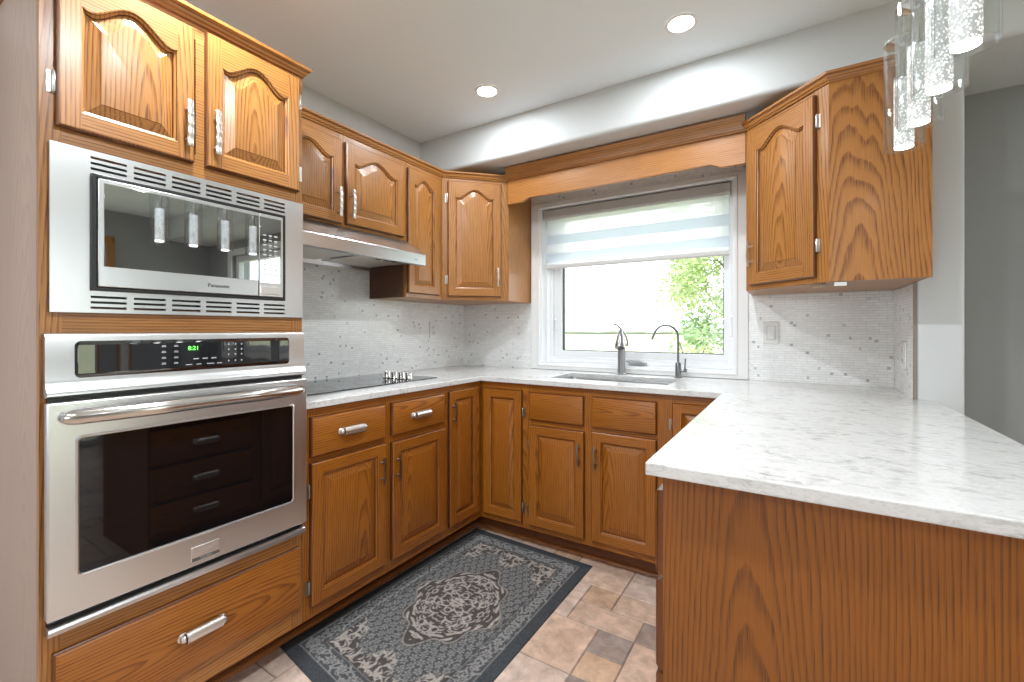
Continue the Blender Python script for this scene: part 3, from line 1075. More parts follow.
# ------------------------------------------------------------------ countertop
xs = [XL + 0.001, 0.020, 0.372, 1.022, 1.283, ST0 - 0.001, 1.998]
ys = [-1.197, -1.1215, -0.026, 0.128, STY - 0.001, 0.452, YB - 0.001]
def cin(x, y):
    if 0.372 < x < 1.022 and 0.128 < y < 0.452:
        return False
    if x < 0.020:
        return y > -1.1215
    if x < 1.283:
        return y > -0.026
    if x < ST0 - 0.001:
        return True
    return y < STY - 0.001
mb = MB().cells(xs, ys, cin, 0.9025, 0.929)
tag(mb.build('countertop', QUARTZ, smooth=0, bevel=0.003, merge=True), 'white quartz countertop with grey flecks running around all three sides', 'countertop')

# ------------------------------------------------------------------ tile backsplash
mb = MB().cells([-1.1215, -0.323, YB - 0.0085], [0.9295, 1.378, 1.70], lambda y, z: z < 1.378 or y < -0.323, XL + 0.0005, XL + 0.008, lambda x, y, z: (z, x, y))
tag(mb.build('tile_backsplash', TILEY, smooth=0, merge=True), 'white mosaic tile backsplash behind the cooktop on the left wall', 'backsplash')
mb = MB().cells([XL + 0.0005, 0.017, 1.338, ST0 - 0.009], [0.9295, 1.378, 2.047, 2.205],
                lambda x, z: not (0.017 < x < 1.338 and z < 2.047), YB - 0.008, YB - 0.0005, lambda x, y, z: (x, z, y))
tag(mb.build('tile_backsplash', TILEX, smooth=0, merge=True), 'white mosaic tile backsplash around the kitchen window', 'backsplash')
bs = tag(MB().box(ST0 - 0.0085, STY + 0.003, 0.9295, ST0 - 0.0005, YB - 0.009, 1.378).build('tile_backsplash', TILEY, smooth=0), 'narrow white mosaic tile backsplash on the stub wall right of the window', 'backsplash')
MB().box(ST0 - 0.011, STY - 0.004, 0.9295, ST0 - 0.0002, STY + 0.003, 1.376).build('edge_trim', GREYTRIM, bs, smooth=0)

# ------------------------------------------------------------------ appliances
# microwave in its trim kit; local: x right (world +Y), y into the cabinet, z up
MX = 0.012
mw = thing('built_in_microwave', 'stainless built-in microwave with vented trim above the wall oven', 'microwave', (0, -1.790, 0), R90)
MWW, Z0m, Z1m = 0.663, 1.242, 1.659
ix0, ix1, iz0, iz1 = 0.074, 0.591, 1.299, 1.600
mb = MB()
slots = []
ns = 6
sw, gp = 0.0735, 0.0155
for k in range(ns):
    a = ix0 + 0.001 + k * (sw + gp)
    slots.append((a, a + sw))
xs = [0.0] + [q for s_ in slots for q in s_] + [MWW]
xs = sorted(set([round(x, 5) for x in xs + [ix0, ix1]]))
zsl = []
for c_ in (1.255, 1.269, 1.283, 1.613, 1.627, 1.641):
    zsl.append((c_ - 0.0032, c_ + 0.0032))
zs = sorted(set([Z0m, iz0, iz1, Z1m] + [q for s_ in zsl for q in s_]))
def tin(x, z):
    if ix0 < x < ix1 and iz0 < z < iz1:
        return False
    if any(a < z < b for a, b in zsl) and any(a < x < b for a, b in slots):
        return False
    return True
mb.cells(xs, zs, tin, -MX, -0.0005, lambda x, y, z: (x, z, y))
mb.build('trim_kit', STEEL, mw, smooth=0, bevel=0.0)
mb = MB()
mb.box(0.05, 0.004, 1.250, MWW - 0.05, 0.006, 1.652)
mb.build('dark_backing', BLACK, mw, smooth=0)
mb = MB()
frame_ring(mb, ix0, iz0, ix1, iz1, 0.011, 0.011, 0.010, 0.010, -0.022, 0.003)
mb.build('black_surround', BLACK, mw, bevel=0.002)
dx1 = 0.494
mb = MB().box(ix0 + 0.012, -0.026, iz0 + 0.011, dx1, 0.35, iz1 - 0.011)
dr_ = mb.build('door', STEEL, mw, bevel=0.0020)
MB().box(ix0 + 0.023, -0.0275, 1.362, dx1 - 0.001, -0.0255, 1.578).build('window', MWGLASS, dr_, bevel=0.0006)
text('brand_lettering', 'Panasonic', 0.016, BLACK, dr_, Matrix.Translation((0.372, -0.0268, 1.334)) @ Matrix.Rotation(R90, 4, 'X'))
mb = MB().box(dx1 + 0.002, -0.026, iz0 + 0.011, ix1 - 0.012, 0.35, iz1 - 0.011)
cp = mb.build('control_panel', STEEL, mw, bevel=0.0020)
KP0, KP1 = dx1 + 0.008, ix1 - 0.024
MB().box(KP0 - 0.005, -0.0275, 1.356, KP1 + 0.004, -0.0255, 1.578).build('key_glass', MWGLASS, cp, bevel=0.0006)
mb = MB()
for r in range(9):
    for c_ in range(3):
        x = KP0 + 0.006 + c_ * 0.019
        z = 1.515 - r * 0.0165
        mb.box(x, -0.0282, z, x + 0.011, -0.0272, z + 0.0045)
        if (r + c_) % 2:
            mb.box(x + 0.002, -0.0282, z - 0.006, x + 0.008, -0.0272, z - 0.004)
mb.build('key_legends', LEGEND, cp, smooth=0)
mb = MB().box(KP0 - 0.002, -0.0285, 1.318, KP1, -0.025, 1.346)
mb.build('open_button', NICKEL, cp, bevel=0.002)

# wall oven
ov = thing('wall_oven', 'stainless wall oven with black glass door and bowed handle below the microwave', 'oven', (0, -1.800, 0), R90)
OW = 0.672
mb = MB()
# control panel, its lower lip rolling outwards
pr = [(-0.0005, 1.190), (-0.012, 1.190), (-0.019, 1.187), (-0.022, 1.182), (-0.024, 1.075), (-0.028, 1.062), (-0.036, 1.052), (-0.040, 1.046), (-0.040, 1.038), (-0.030, 1.034), (-0.0005, 1.034)]
mb.loops([[(0.0, y, z) for y, z in pr], [(OW - 0.002, y, z) for y, z in pr]])
cpn = mb.build('control_panel', STEEL, ov, smooth=35)
def rrect(x0, z0, x1, z1, r, y, n=6):
    p = []
    for cx_, cz_, a0 in ((x1 - r, z1 - r, 0), (x0 + r, z1 - r, R90), (x0 + r, z0 + r, PI), (x1 - r, z0 + r, 1.5 * PI)):
        for k in range(n + 1):
            a = a0 + R90 * k / n
            p.append((cx_ + r * math.cos(a), y, cz_ + r * math.sin(a)))
    return p
gx0, gx1, gz0, gz1 = 0.052, 0.612, 1.078, 1.170
mb = MB()
# glass with a very slight bow, as in the photograph its reflections bend
nn = 56
rows = []
for j in range(7):
    z = gz0 + 0.010 + (gz1 - gz0 - 0.02) * j / 6
    rows.append([(gx0 + 0.006 + (gx1 - gx0 - 0.012) * k / nn, -0.0262 - 0.00045 * math.sin(k * 0.62) * math.sin(k * 0.21), z) for k in range(nn + 1)])
mb.loops(rows, 0, False, False, closed=False)
mb.loops([rrect(gx0, gz0, gx1, gz1, 0.012, -0.0215), rrect(gx0, gz0, gx1, gz1, 0.012, -0.0252), rrect(gx0 + 0.001, gz0 + 0.001, gx1 - 0.001, gz1 - 0.001, 0.011, -0.0256)])
gl = mb.build('panel_glass', PANGLASS, cpn, smooth=40)
TM = lambda x, z, y=-0.0270: Matrix.Translation((x, y, z)) @ Matrix.Rotation(R90, 4, 'X')
text('clock_digits', '8:21', 0.017, CLOCKM, gl, TM(0.312, 1.143))
mb = MB()
rg = random.Random(5)
for x in (0.232, 0.262):
    for z in (1.149, 1.133, 1.116, 1.100):
        mb.box(x, -0.0275, z, x + 0.011, -0.0269, z + 0.0018)
        mb.box(x + 0.001, -0.0275, z + 0.003, x + 0.010, -0.0269, z + 0.0048)
for k in range(4):
    mb.box(0.292 + k * 0.028, -0.0275, 1.094, 0.292 + k * 0.028 + (0.016, 0.013, 0.020, 0.014)[k], -0.0269, 1.0965)
for k in range(3):
    mb.box(0.312 + k * 0.024, -0.0275, 1.110, 0.312 + k * 0.024 + 0.014, -0.0269, 1.1135)
for x in (0.408, 0.428, 0.447):
    for z in (1.150, 1.134, 1.118, 1.098):
        mb.box(x, -0.0275, z, x + 0.004, -0.0269, z + 0.005)
mb.build('panel_legends', LEGEND, gl, smooth=0)
# dark gap behind the handle ledge
MB().box(0.006, -0.012, 0.482, OW - 0.006, -0.001, 1.034).build('oven_cavity_front', BLACK, ov, smooth=0)
# door
dz0, dz1 = 0.498, 1.022
wx0, wx1, wz0, wz1 = 0.056, 0.616, 0.592, 0.930
mb = MB()
F = -0.040
mb.loops([rrect(0.0, dz0, OW, dz1, 0.004, -0.013), rrect(0.0, dz0, OW, dz1, 0.004, F + 0.004), rrect(0.004, dz0 + 0.004, OW - 0.004, dz1 - 0.004, 0.004, F),
          rrect(wx0 - 0.007, wz0 - 0.007, wx1 + 0.007, wz1 + 0.007, 0.014, F), rrect(wx0 - 0.003, wz0 - 0.003, wx1 + 0.003, wz1 + 0.003, 0.012, F - 0.0025),
          rrect(wx0, wz0, wx1, wz1, 0.011, F - 0.0015), rrect(wx0 + 0.002, wz0 + 0.002, wx1 - 0.002, wz1 - 0.002, 0.010, F + 0.005)], 0, True, True)
od = mb.build('door', STEEL, ov, smooth=18)
MB().loops([rrect(wx0 + 0.001, wz0 + 0.001, wx1 - 0.001, wz1 - 0.001, 0.010, F + 0.006), rrect(wx0 + 0.001, wz0 + 0.001, wx1 - 0.001, wz1 - 0.001, 0.010, F + 0.001)]).build('window', OVGLASS, od, smooth=30)
# bowed tubular handle
path, rad = [], []
for k in range(49):
    t = 0.5 - 0.5 * math.cos(PI * k / 48)
    x = 0.020 + (OW - 0.040) * t
    bow = math.sin(PI * t)
    path.append((x, F - 0.004 - 0.052 * min(1.0, bow * 1.25) ** 0.8, 0.984 + 0.006 * bow))
    tt = min(1.0, min(t, 1 - t) / 0.045)
    rad.append(max(0.002, 0.0190 * math.sqrt(1 - (1 - tt) ** 2)))
MB().tube(path, rad, 18).build('handle', steel('handle_steel', (0.60, 0.57, 0.54), 0.22), od, smooth=60)
mb = MB().box(0.300, F - 0.004, 0.514, 0.376, F + 0.001, 0.556)
bg = mb.build('badge', NICKEL, od, bevel=0.001)
MB().box(0.301, F - 0.0045, 0.5145, 0.375, F - 0.0035, 0.524).build('badge_strip', plain('badge_dark', (0.10, 0.10, 0.10), 0.4), bg, smooth=0)
text('badge_lettering', 'FRIGIDAIRE', 0.0115, plain('badge_letters', (0.45, 0.45, 0.45), 0.4), bg, TM(0.338, 0.541, F - 0.0042), 0.0002)
text('badge_lettering', 'GALLERY', 0.0075, LEGEND, bg, TM(0.338, 0.5192, F - 0.0047), 0.0002)
mb = MB()
pr = [(-0.0005, 0.480), (-0.024, 0.480), (-0.030, 0.476), (-0.032, 0.470), (-0.024, 0.456), (-0.0005, 0.454)]
mb.loops([[(0.004, y, z) for y, z in pr], [(OW, y, z) for y, z in pr]])
mb.build('lower_trim', STEEL, ov, smooth=35)

# cooktop
ck = thing('cooktop', 'black glass electric cooktop with four chrome knobs set in the counter', 'cooktop', (-0.33, -0.655, 0.929), 0)
mb = MB()
lo = [(-0.225, -0.415), (0.205, -0.415), (0.205, 0.417), (-0.225, 0.417)]
mb.loops([[(x, y, 0.0003) for x, y in lo], [(x, y, 0.004) for x, y in lo], [(x * 0.992, y * 0.995, 0.006) for x, y in lo]])
cg = mb.build('glass_top', plain('cooktop_glass', (0.012, 0.013, 0.015), 0.04, ior=2.1), ck, smooth=30)
for (x, y, r) in ((-0.11, -0.24, 0.095), (0.09, -0.24, 0.075), (-0.11, 0.07, 0.075), (0.09, 0.07, 0.095)):
    mb = MB()
    L = []
    for rr, zz in ((r, 0.0060), (r, 0.0063), (r - 0.003, 0.0063), (r - 0.003, 0.0060)):
        L.append([(x + rr * math.cos(2 * PI * k / 48), y + rr * math.sin(2 * PI * k / 48), zz) for k in range(48)])
    mb.loops(L, 0, False, False)
    mb.build('burner_ring', plain('burner_print', (0.20, 0.20, 0.21), 0.4), ck)
for k in range(4):
    x = -0.012 + 0.0545 * k
    mb = MB()
    mb.lathe([(0.0215, 0.0061), (0.0225, 0.0085), (0.0210, 0.012), (0.0190, 0.015), (0.0190, 0.036), (0.0180, 0.040), (0.0140, 0.042), (0.0, 0.0422)], (x, 0.252, 0), seg=28, cap1=False)
    mb.box(x - 0.002, 0.252 - 0.0175, 0.0405, x + 0.002, 0.252 + 0.002, 0.0435)
    mb.build('knob', CHROME, ck, smooth=35)

# range hood
hd = thing('range_hood', 'stainless under-cabinet range hood between the tall cabinet and narrow wall cabinet', 'range hood', (XL + 0.009, -0.696, 1.54), 0)
HX = 0.428
HY = 0.386
mb = MB()
def sec(y):
    return [(0.0, y, 0.149), (0.268 + 0.026, y, 0.149), (HX, y, 0.062), (HX + 0.002, y, 0.058), (HX + 0.002, y, 0.004), (HX - 0.004, y, 0.0), (HX - 0.018, y, 0.0), (HX - 0.018, y, 0.012), (0.012, y, 0.028), (0.0, y, 0.0)]
mb.loops([sec(-HY - 0.012), sec(HY)])
mb.build('canopy', STEEL, hd, smooth=20)
mb = MB()
for s_ in (-1, 1):
    mb.box(0.045, min(s_ * 0.02, s_ * 0.33), 0.013, 0.35, max(s_ * 0.02, s_ * 0.33), 0.0175)
mb.build('filter', plain('hood_filter_lit', (0.78, 0.76, 0.70), 0.35, 0.6), hd, bevel=0.002)  # cream light bounced off the counter is put into the filter colour
for k in range(3):
    MB().box(0.362, 0.10 + k * 0.05, 0.004, 0.388, 0.128 + k * 0.05, 0.014).build('switch', BLACK, hd, bevel=0.002)
MB().box(HX + 0.0015, 0.300, 0.024, HX + 0.003, 0.325, 0.030).build('maker_plate', STEELD, hd)

# sink
sk = thing('kitchen_sink', 'undermount stainless sink set in the counter below the window', 'sink', (0.697, 0.29, 0.9022), 0)
mb = MB()
def sr(dx, dy, z, r):
    return [(p[0], p[2], z) for p in rrect(-dx, -dy, dx, dy, r, 0, 5)]
mb.loops([sr(0.345, 0.180, -0.004, 0.03), sr(0.345, 0.180, 0.0, 0.03), sr(0.322, 0.160, 0.0, 0.025), sr(0.320, 0.158, -0.006, 0.03), sr(0.312, 0.150, -0.17, 0.05), sr(0.28, 0.12, -0.188, 0.06), sr(0.05, 0.05, -0.192, 0.04)], 0, False, True)
mb.build('basin', steel('sink_steel', (0.26, 0.265, 0.27), 0.33), sk, smooth=50)
mb = MB().lathe([(0.045, -0.192), (0.045, -0.189), (0.036, -0.188), (0.034, -0.191), (0.0, -0.191)], (0, 0, 0), seg=28, cap1=False)
mb.build('drain', CHROME, sk)

# main faucet
fc = thing('kitchen_faucet', 'brushed steel pull-out faucet with a lever on top, behind the sink', 'faucet', (0.671, 0.500, 0.929), 0)
BRUSH = plain('brushed_nickel', (0.36, 0.36, 0.36), 0.30, 1.0)
mb = MB()
mb.lathe([(0.029, 0.0005), (0.029, 0.006), (0.024, 0.010), (0.0225, 0.05), (0.0225, 0.12), (0.0245, 0.172), (0.025, 0.190), (0.019, 0.205), (0.0, 0.210)], (0, 0, 0), seg=28, cap1=False)
mb.build('body', BRUSH, fc, smooth=40)
mb = MB()
# bell-shaped spray head leaning out over the sink
p0, p1 = Vector((0.000, -0.012, 0.265)), Vector((0.008, -0.058, 0.160))
d_ = p1 - p0
mb.tube([p0, p0 + d_ * 0.10, p0 + d_ * 0.35, p0 + d_ * 0.65, p0 + d_ * 0.92, p1], [0.009, 0.015, 0.021, 0.026, 0.031, 0.029], 24)
mb.build('spray_head', BRUSH, fc, smooth=50)
mb = MB()
pts = [(0.030, 0.008, 0.168), (0.036, 0.006, 0.193), (0.031, 0.0, 0.223), (0.018, -0.006, 0.250), (0.0, -0.012, 0.274), (-0.022, -0.018, 0.295), (-0.042, -0.024, 0.304)]
L = []
for i, p in enumerate(pts):
    a = pts[max(i - 1, 0)]
    b = pts[min(i + 1, len(pts) - 1)]
    t = (Vector(b) - Vector(a)).normalized()
    s_ = Vector((0, 1, 0))
    nrm = t.cross(s_).normalized()
    w = (0.006, 0.009, 0.0105, 0.011, 0.011, 0.0105, 0.006)[i]
    h = 0.0060
    P_ = Vector(p)
    L.append([P_ + s_ * w * math.cos(2 * PI * k / 12) + nrm * h * math.sin(2 * PI * k / 12) for k in range(12)])
mb.loops(L)
mb.build('lever', BRUSH, fc, smooth=60)

# slim filtered-water faucet
ff = thing('filter_faucet', 'slim gooseneck filtered-water tap standing at the right end of the sink', 'faucet', (0.995, 0.500, 0.929), 0)
DSTEEL = plain('dark_brushed_nickel', (0.22, 0.225, 0.23), 0.28, 1.0)
mb = MB().lathe([(0.022, 0.0005), (0.022, 0.004), (0.0155, 0.007), (0.0155, 0.080), (0.013, 0.084), (0.0, 0.084)], (0, 0, 0), seg=24, cap1=False)
mb.build('body', DSTEEL, ff, smooth=40)
path = [(0, 0, 0.08), (0, 0, 0.15), (0, 0, 0.215)]
for k in range(1, 15):
    a = 0.92 * PI * k / 14
    path.append((-0.064 + 0.064 * math.cos(a), -0.012 * (1 - math.cos(a)), 0.225 + 0.068 * math.sin(a)))
path.append((path[-1][0] - 0.012, path[-1][1] - 0.002, path[-1][2] - 0.030))
MB().tube(path, [0.0065] * (len(path) - 2) + [0.0065, 0.007], 14).build('gooseneck', DSTEEL, ff, smooth=60)
mb = MB()
mb.lathe([(0.0105, 0.010), (0.0105, 0.044), (0.009, 0.046), (0.0, 0.046)], (0, 0, 0.042), 'x', 18, cap1=False)
mb.tube([(0.036, 0, 0.046), (0.037, 0, 0.08), (0.039, 0, 0.108)], [0.0048, 0.0042, 0.0046], 10)
mb.build('lever', DSTEEL, ff, smooth=50)

# ------------------------------------------------------------------ zebra blind
bl = thing('zebra_blind', 'white zebra roller blind drawn down over the top of the kitchen window', 'blind', (0.68, YB + 0.02, 2.005), 0)
bx0, bx1 = -0.574, 0.570
mb = MB()
pr = [(0.022, 0.0), (-0.012, 0.0), (-0.024, -0.008), (-0.026, -0.055), (-0.020, -0.066), (0.022, -0.066)]
mb.loops([[(bx0, y, z) for y, z in pr], [(bx1, y, z) for y, z in pr]])
mb.build('headrail', plain('blind_rail', (0.50, 0.49, 0.48), 0.5), bl, smooth=30)
def band(zs, name, mat, y):
    for z1, z0 in zs:
        MB().box(bx0 + 0.010, y, z0 - 2.005, bx1 - 0.010, y + 0.0012, z1 - 2.005).build(name, mat, bl, smooth=0)
band([(1.945, 1.832), (1.771, 1.710), (1.655, 1.634)], 'sheer_band', SHEER, 0.0)
band([(1.832, 1.771), (1.710, 1.655)], 'opaque_band', OPAQ, 0.0)
mb = MB()
pr = [(0.008, 0.0), (-0.007, 0.0), (-0.009, -0.006), (-0.009, -0.022), (-0.005, -0.028), (0.008, -0.028)]
mb.loops([[(bx0 + 0.006, y, z - 0.371) for y, z in pr], [(bx1 - 0.006, y, z - 0.371) for y, z in pr]])
mb.build('bottom_rail', plain('blind_bottom_rail', (0.62, 0.61, 0.60), 0.4), bl, smooth=30)
MB().tube([(bx1 - 0.004, -0.012, -0.03), (bx1 - 0.003, -0.012, -0.42), (bx1 - 0.001, -0.012, -0.80)], 0.0016, 6).build('bead_chain', WHITEP, bl)

# ------------------------------------------------------------------ outlets, switch, brackets
def wallplate(name, label, cat, loc, rz, kind):
    t = thing(name, label, cat, loc, rz)
    mb = MB().box(-0.036, -0.006, -0.058, 0.036, 0.0, 0.058)
    mb.build('plate', PLATE, t, bevel=0.0025)
    mb = MB()
    if kind == 'rocker':
        mb.loops([[(x, -0.006, z) for x, z in ((-0.017, -0.034), (0.017, -0.034), (0.017, 0.034), (-0.017, 0.034))],
                  [(x, y, z) for x, y, z in ((-0.016, -0.008, -0.033), (0.016, -0.008, -0.033), (0.016, -0.012, 0.033), (-0.016, -0.012, 0.033))]])
        mb.build('rocker', plain('rocker_white', (0.80, 0.80, 0.79), 0.3), t, bevel=0.001)
        mb = MB()
        frame_ring(mb, -0.0195, -0.0365, 0.0195, 0.0365, 0.0015, 0.0015, 0.0015, 0.0015, -0.0066, -0.0055)
        mb.build('rocker_gap', plain('gap_grey', (0.30, 0.30, 0.30), 0.5), t)
    else:
        for z in (-0.020, 0.020):
            mb = MB().lathe([(0.0165, 0.0), (0.0165, -0.0025), (0.0155, -0.003), (0.0, -0.003)], (0, -0.0055, z), 'y', 24, cap1=False)
            so = mb.build('socket', plain('socket_white', (0.72, 0.72, 0.70), 0.35), t, smooth=40)
            for x in (-0.006, 0.006):
                MB().box(x - 0.001, -0.0092, z - 0.003, x + 0.001, -0.0082, z + 0.006).build('slot', BLACK, so, smooth=0)
    return t
wallplate('light_switch', 'white rocker light switch on the tile just right of the window', 'switch', (1.442, YB - 0.0082, 1.180), 0, 'rocker')
wallplate('wall_outlet', 'white outlet on the tile between the left corner and the window', 'outlet', (-0.085, YB - 0.0082, 1.187), 0, 'outlet')
wallplate('wall_outlet', 'white outlet on the left wall tile beyond the cooktop', 'outlet', (XL + 0.0082, 0.226, 1.194), R90, 'outlet')
wallplate('wall_outlet', 'white outlet seen edge-on, on the stub wall tile above the counter', 'outlet', (ST0 - 0.0087, 0.333, 1.090), -R90, 'outlet')
def bracket(name, label, loc, rz):
    t = thing(name, label, 'bracket', loc, rz)
    mb = MB()
    mb.box(-0.020, 0.0, -0.0125, 0.020, 0.030, -0.0005)
    mb.box(-0.020, -0.002, -0.0165, 0.020, 0.001, -0.0005)
    mb.build('clip', HINGEM, t, bevel=0.001)
bracket('metal_bracket', 'small metal bracket under the right corner cabinet, nearer its arched door', (1.615, 0.018, UB), -PI / 4)
bracket('metal_bracket', 'small metal bracket under the right corner cabinet, nearer its side panel', (1.690, -0.030, UB), 0)

# ------------------------------------------------------------------ lights
def downlight(loc, label, first=None):
    t = thing('recessed_light', label, 'ceiling light', loc, 0, 'recessed ceiling lights')
    mb = MB().lathe([(0.064, -0.0002), (0.064, -0.003), (0.060, -0.005), (0.050, -0.004), (0.050, -0.0002)], (0, 0, 0), seg=40, cap0=False, cap1=False)
    mb.build('trim_ring', WHITET, t, smooth=50)
    mb = MB().lathe([(0.050, -0.0005), (0.050, -0.0035), (0.0, -0.0035)], (0, 0, 0), seg=40, cap1=False)
    mb.build('lens', LENSW, t, smooth=40)
    d = bpy.data.lights.new('downlight_lamp', 'AREA')
    d.energy = DOWNLIGHT_W * (0.8 if loc[1] < -2 else 0.46 if loc[1] > -0.5 else 1.6)  # unseen lamps added for fill burn brighter than the visible pair
    d.shape = 'DISK'
    d.size = 0.098
    d.color = (0.90, 0.96, 1.0)
    o = bpy.data.objects.new('downlight_lamp', d)
    COL.objects.link(o)
    o.parent = t
    o.location = (0, 0, -0.012)
for x, y, lab in ((0.180, -0.195, 'round recessed ceiling light on the left, above the sink corner'),
                  (1.152, -0.200, 'round recessed ceiling light on the right, nearer the pendants'),
                  (0.180, -1.50, 'unseen recessed ceiling light added above the oven aisle'),
                  (1.152, -1.50, 'unseen recessed ceiling light added just in front of the camera'),
                  (0.180, -3.10, 'unseen recessed ceiling light added behind the camera on the left'),
                  (1.152, -3.10, 'unseen recessed ceiling light added behind the camera'),
                  (3.10, -2.60, 'unseen recessed ceiling light added at the back of the dining room')):
    downlight((x, y, ZC), lab)

PXX, PZ = 1.818, 1.737
for k, (y, lab) in enumerate(((-0.367, 'glass cylinder pendant hanging lowest in view, in front of the oak side panel'),
                              (-0.553, 'glass cylinder pendant just right of the lowest one in the row'),
                              (-0.745, 'glass cylinder pendant third from the lowest, before the end of the stub wall'),
                              (-0.930, 'glass cylinder pendant nearest us, cut by the top of the picture'))):
    t = thing('pendant_light', lab, 'pendant light', (PXX, y, PZ), 0, 'bubble glass pendants over the peninsula')
    mb = MB()
    ro, h = 0.048, 0.315
    mb.lathe([(ro, 0.0), (ro, h), (ro - 0.004, h), (ro - 0.004, 0.0), (ro, 0.0)], (0, 0, 0), seg=40, cap0=False, cap1=False)
    mb.build('glass_shade', PGLASS, t, smooth=50)
    mb = MB().lathe([(0.0, 0.006), (0.0220, 0.006), (0.0235, 0.009), (0.0235, 0.200), (0.022, 0.203), (0.0, 0.203)], (0, 0, 0), seg=28, cap0=False, cap1=False)
    mb.build('bubble_core', BUBBLE, t, smooth=50)
    MB().lathe([(0.0, 0.0030), (0.0220, 0.0030), (0.0220, 0.0056), (0.0, 0.0056)], (0, 0, 0), seg=28, cap0=False, cap1=False).build('led_disc', LEDW, t)
    MB().lathe([(0.012, 0.203), (0.0, 0.203), (0.0255, 0.2032), (0.0255, 0.212), (0.013, 0.216), (0.013, 0.300), (0.0465, 0.3153), (0.0465, 0.322), (0.008, 0.326), (0.004, 0.340), (0.0, 0.34)], (0, 0, 0), seg=28, cap0=False, cap1=False).build('chrome_cap', CHROME, t, smooth=40)
    MB().tube([(0, 0, 0.335), (0, 0, 0.5), (0, 0, ZC - PZ - 0.018)], 0.0018, 8).build('cable', CHROME, t)
    MB().lathe([(0.05, ZC - PZ - 0.0005), (0.05, ZC - PZ - 0.016), (0.044, ZC - PZ - 0.020), (0.0, ZC - PZ - 0.020)], (0, 0, 0), seg=28, cap0=True, cap1=False).build('ceiling_rose', CHROME, t, smooth=40)
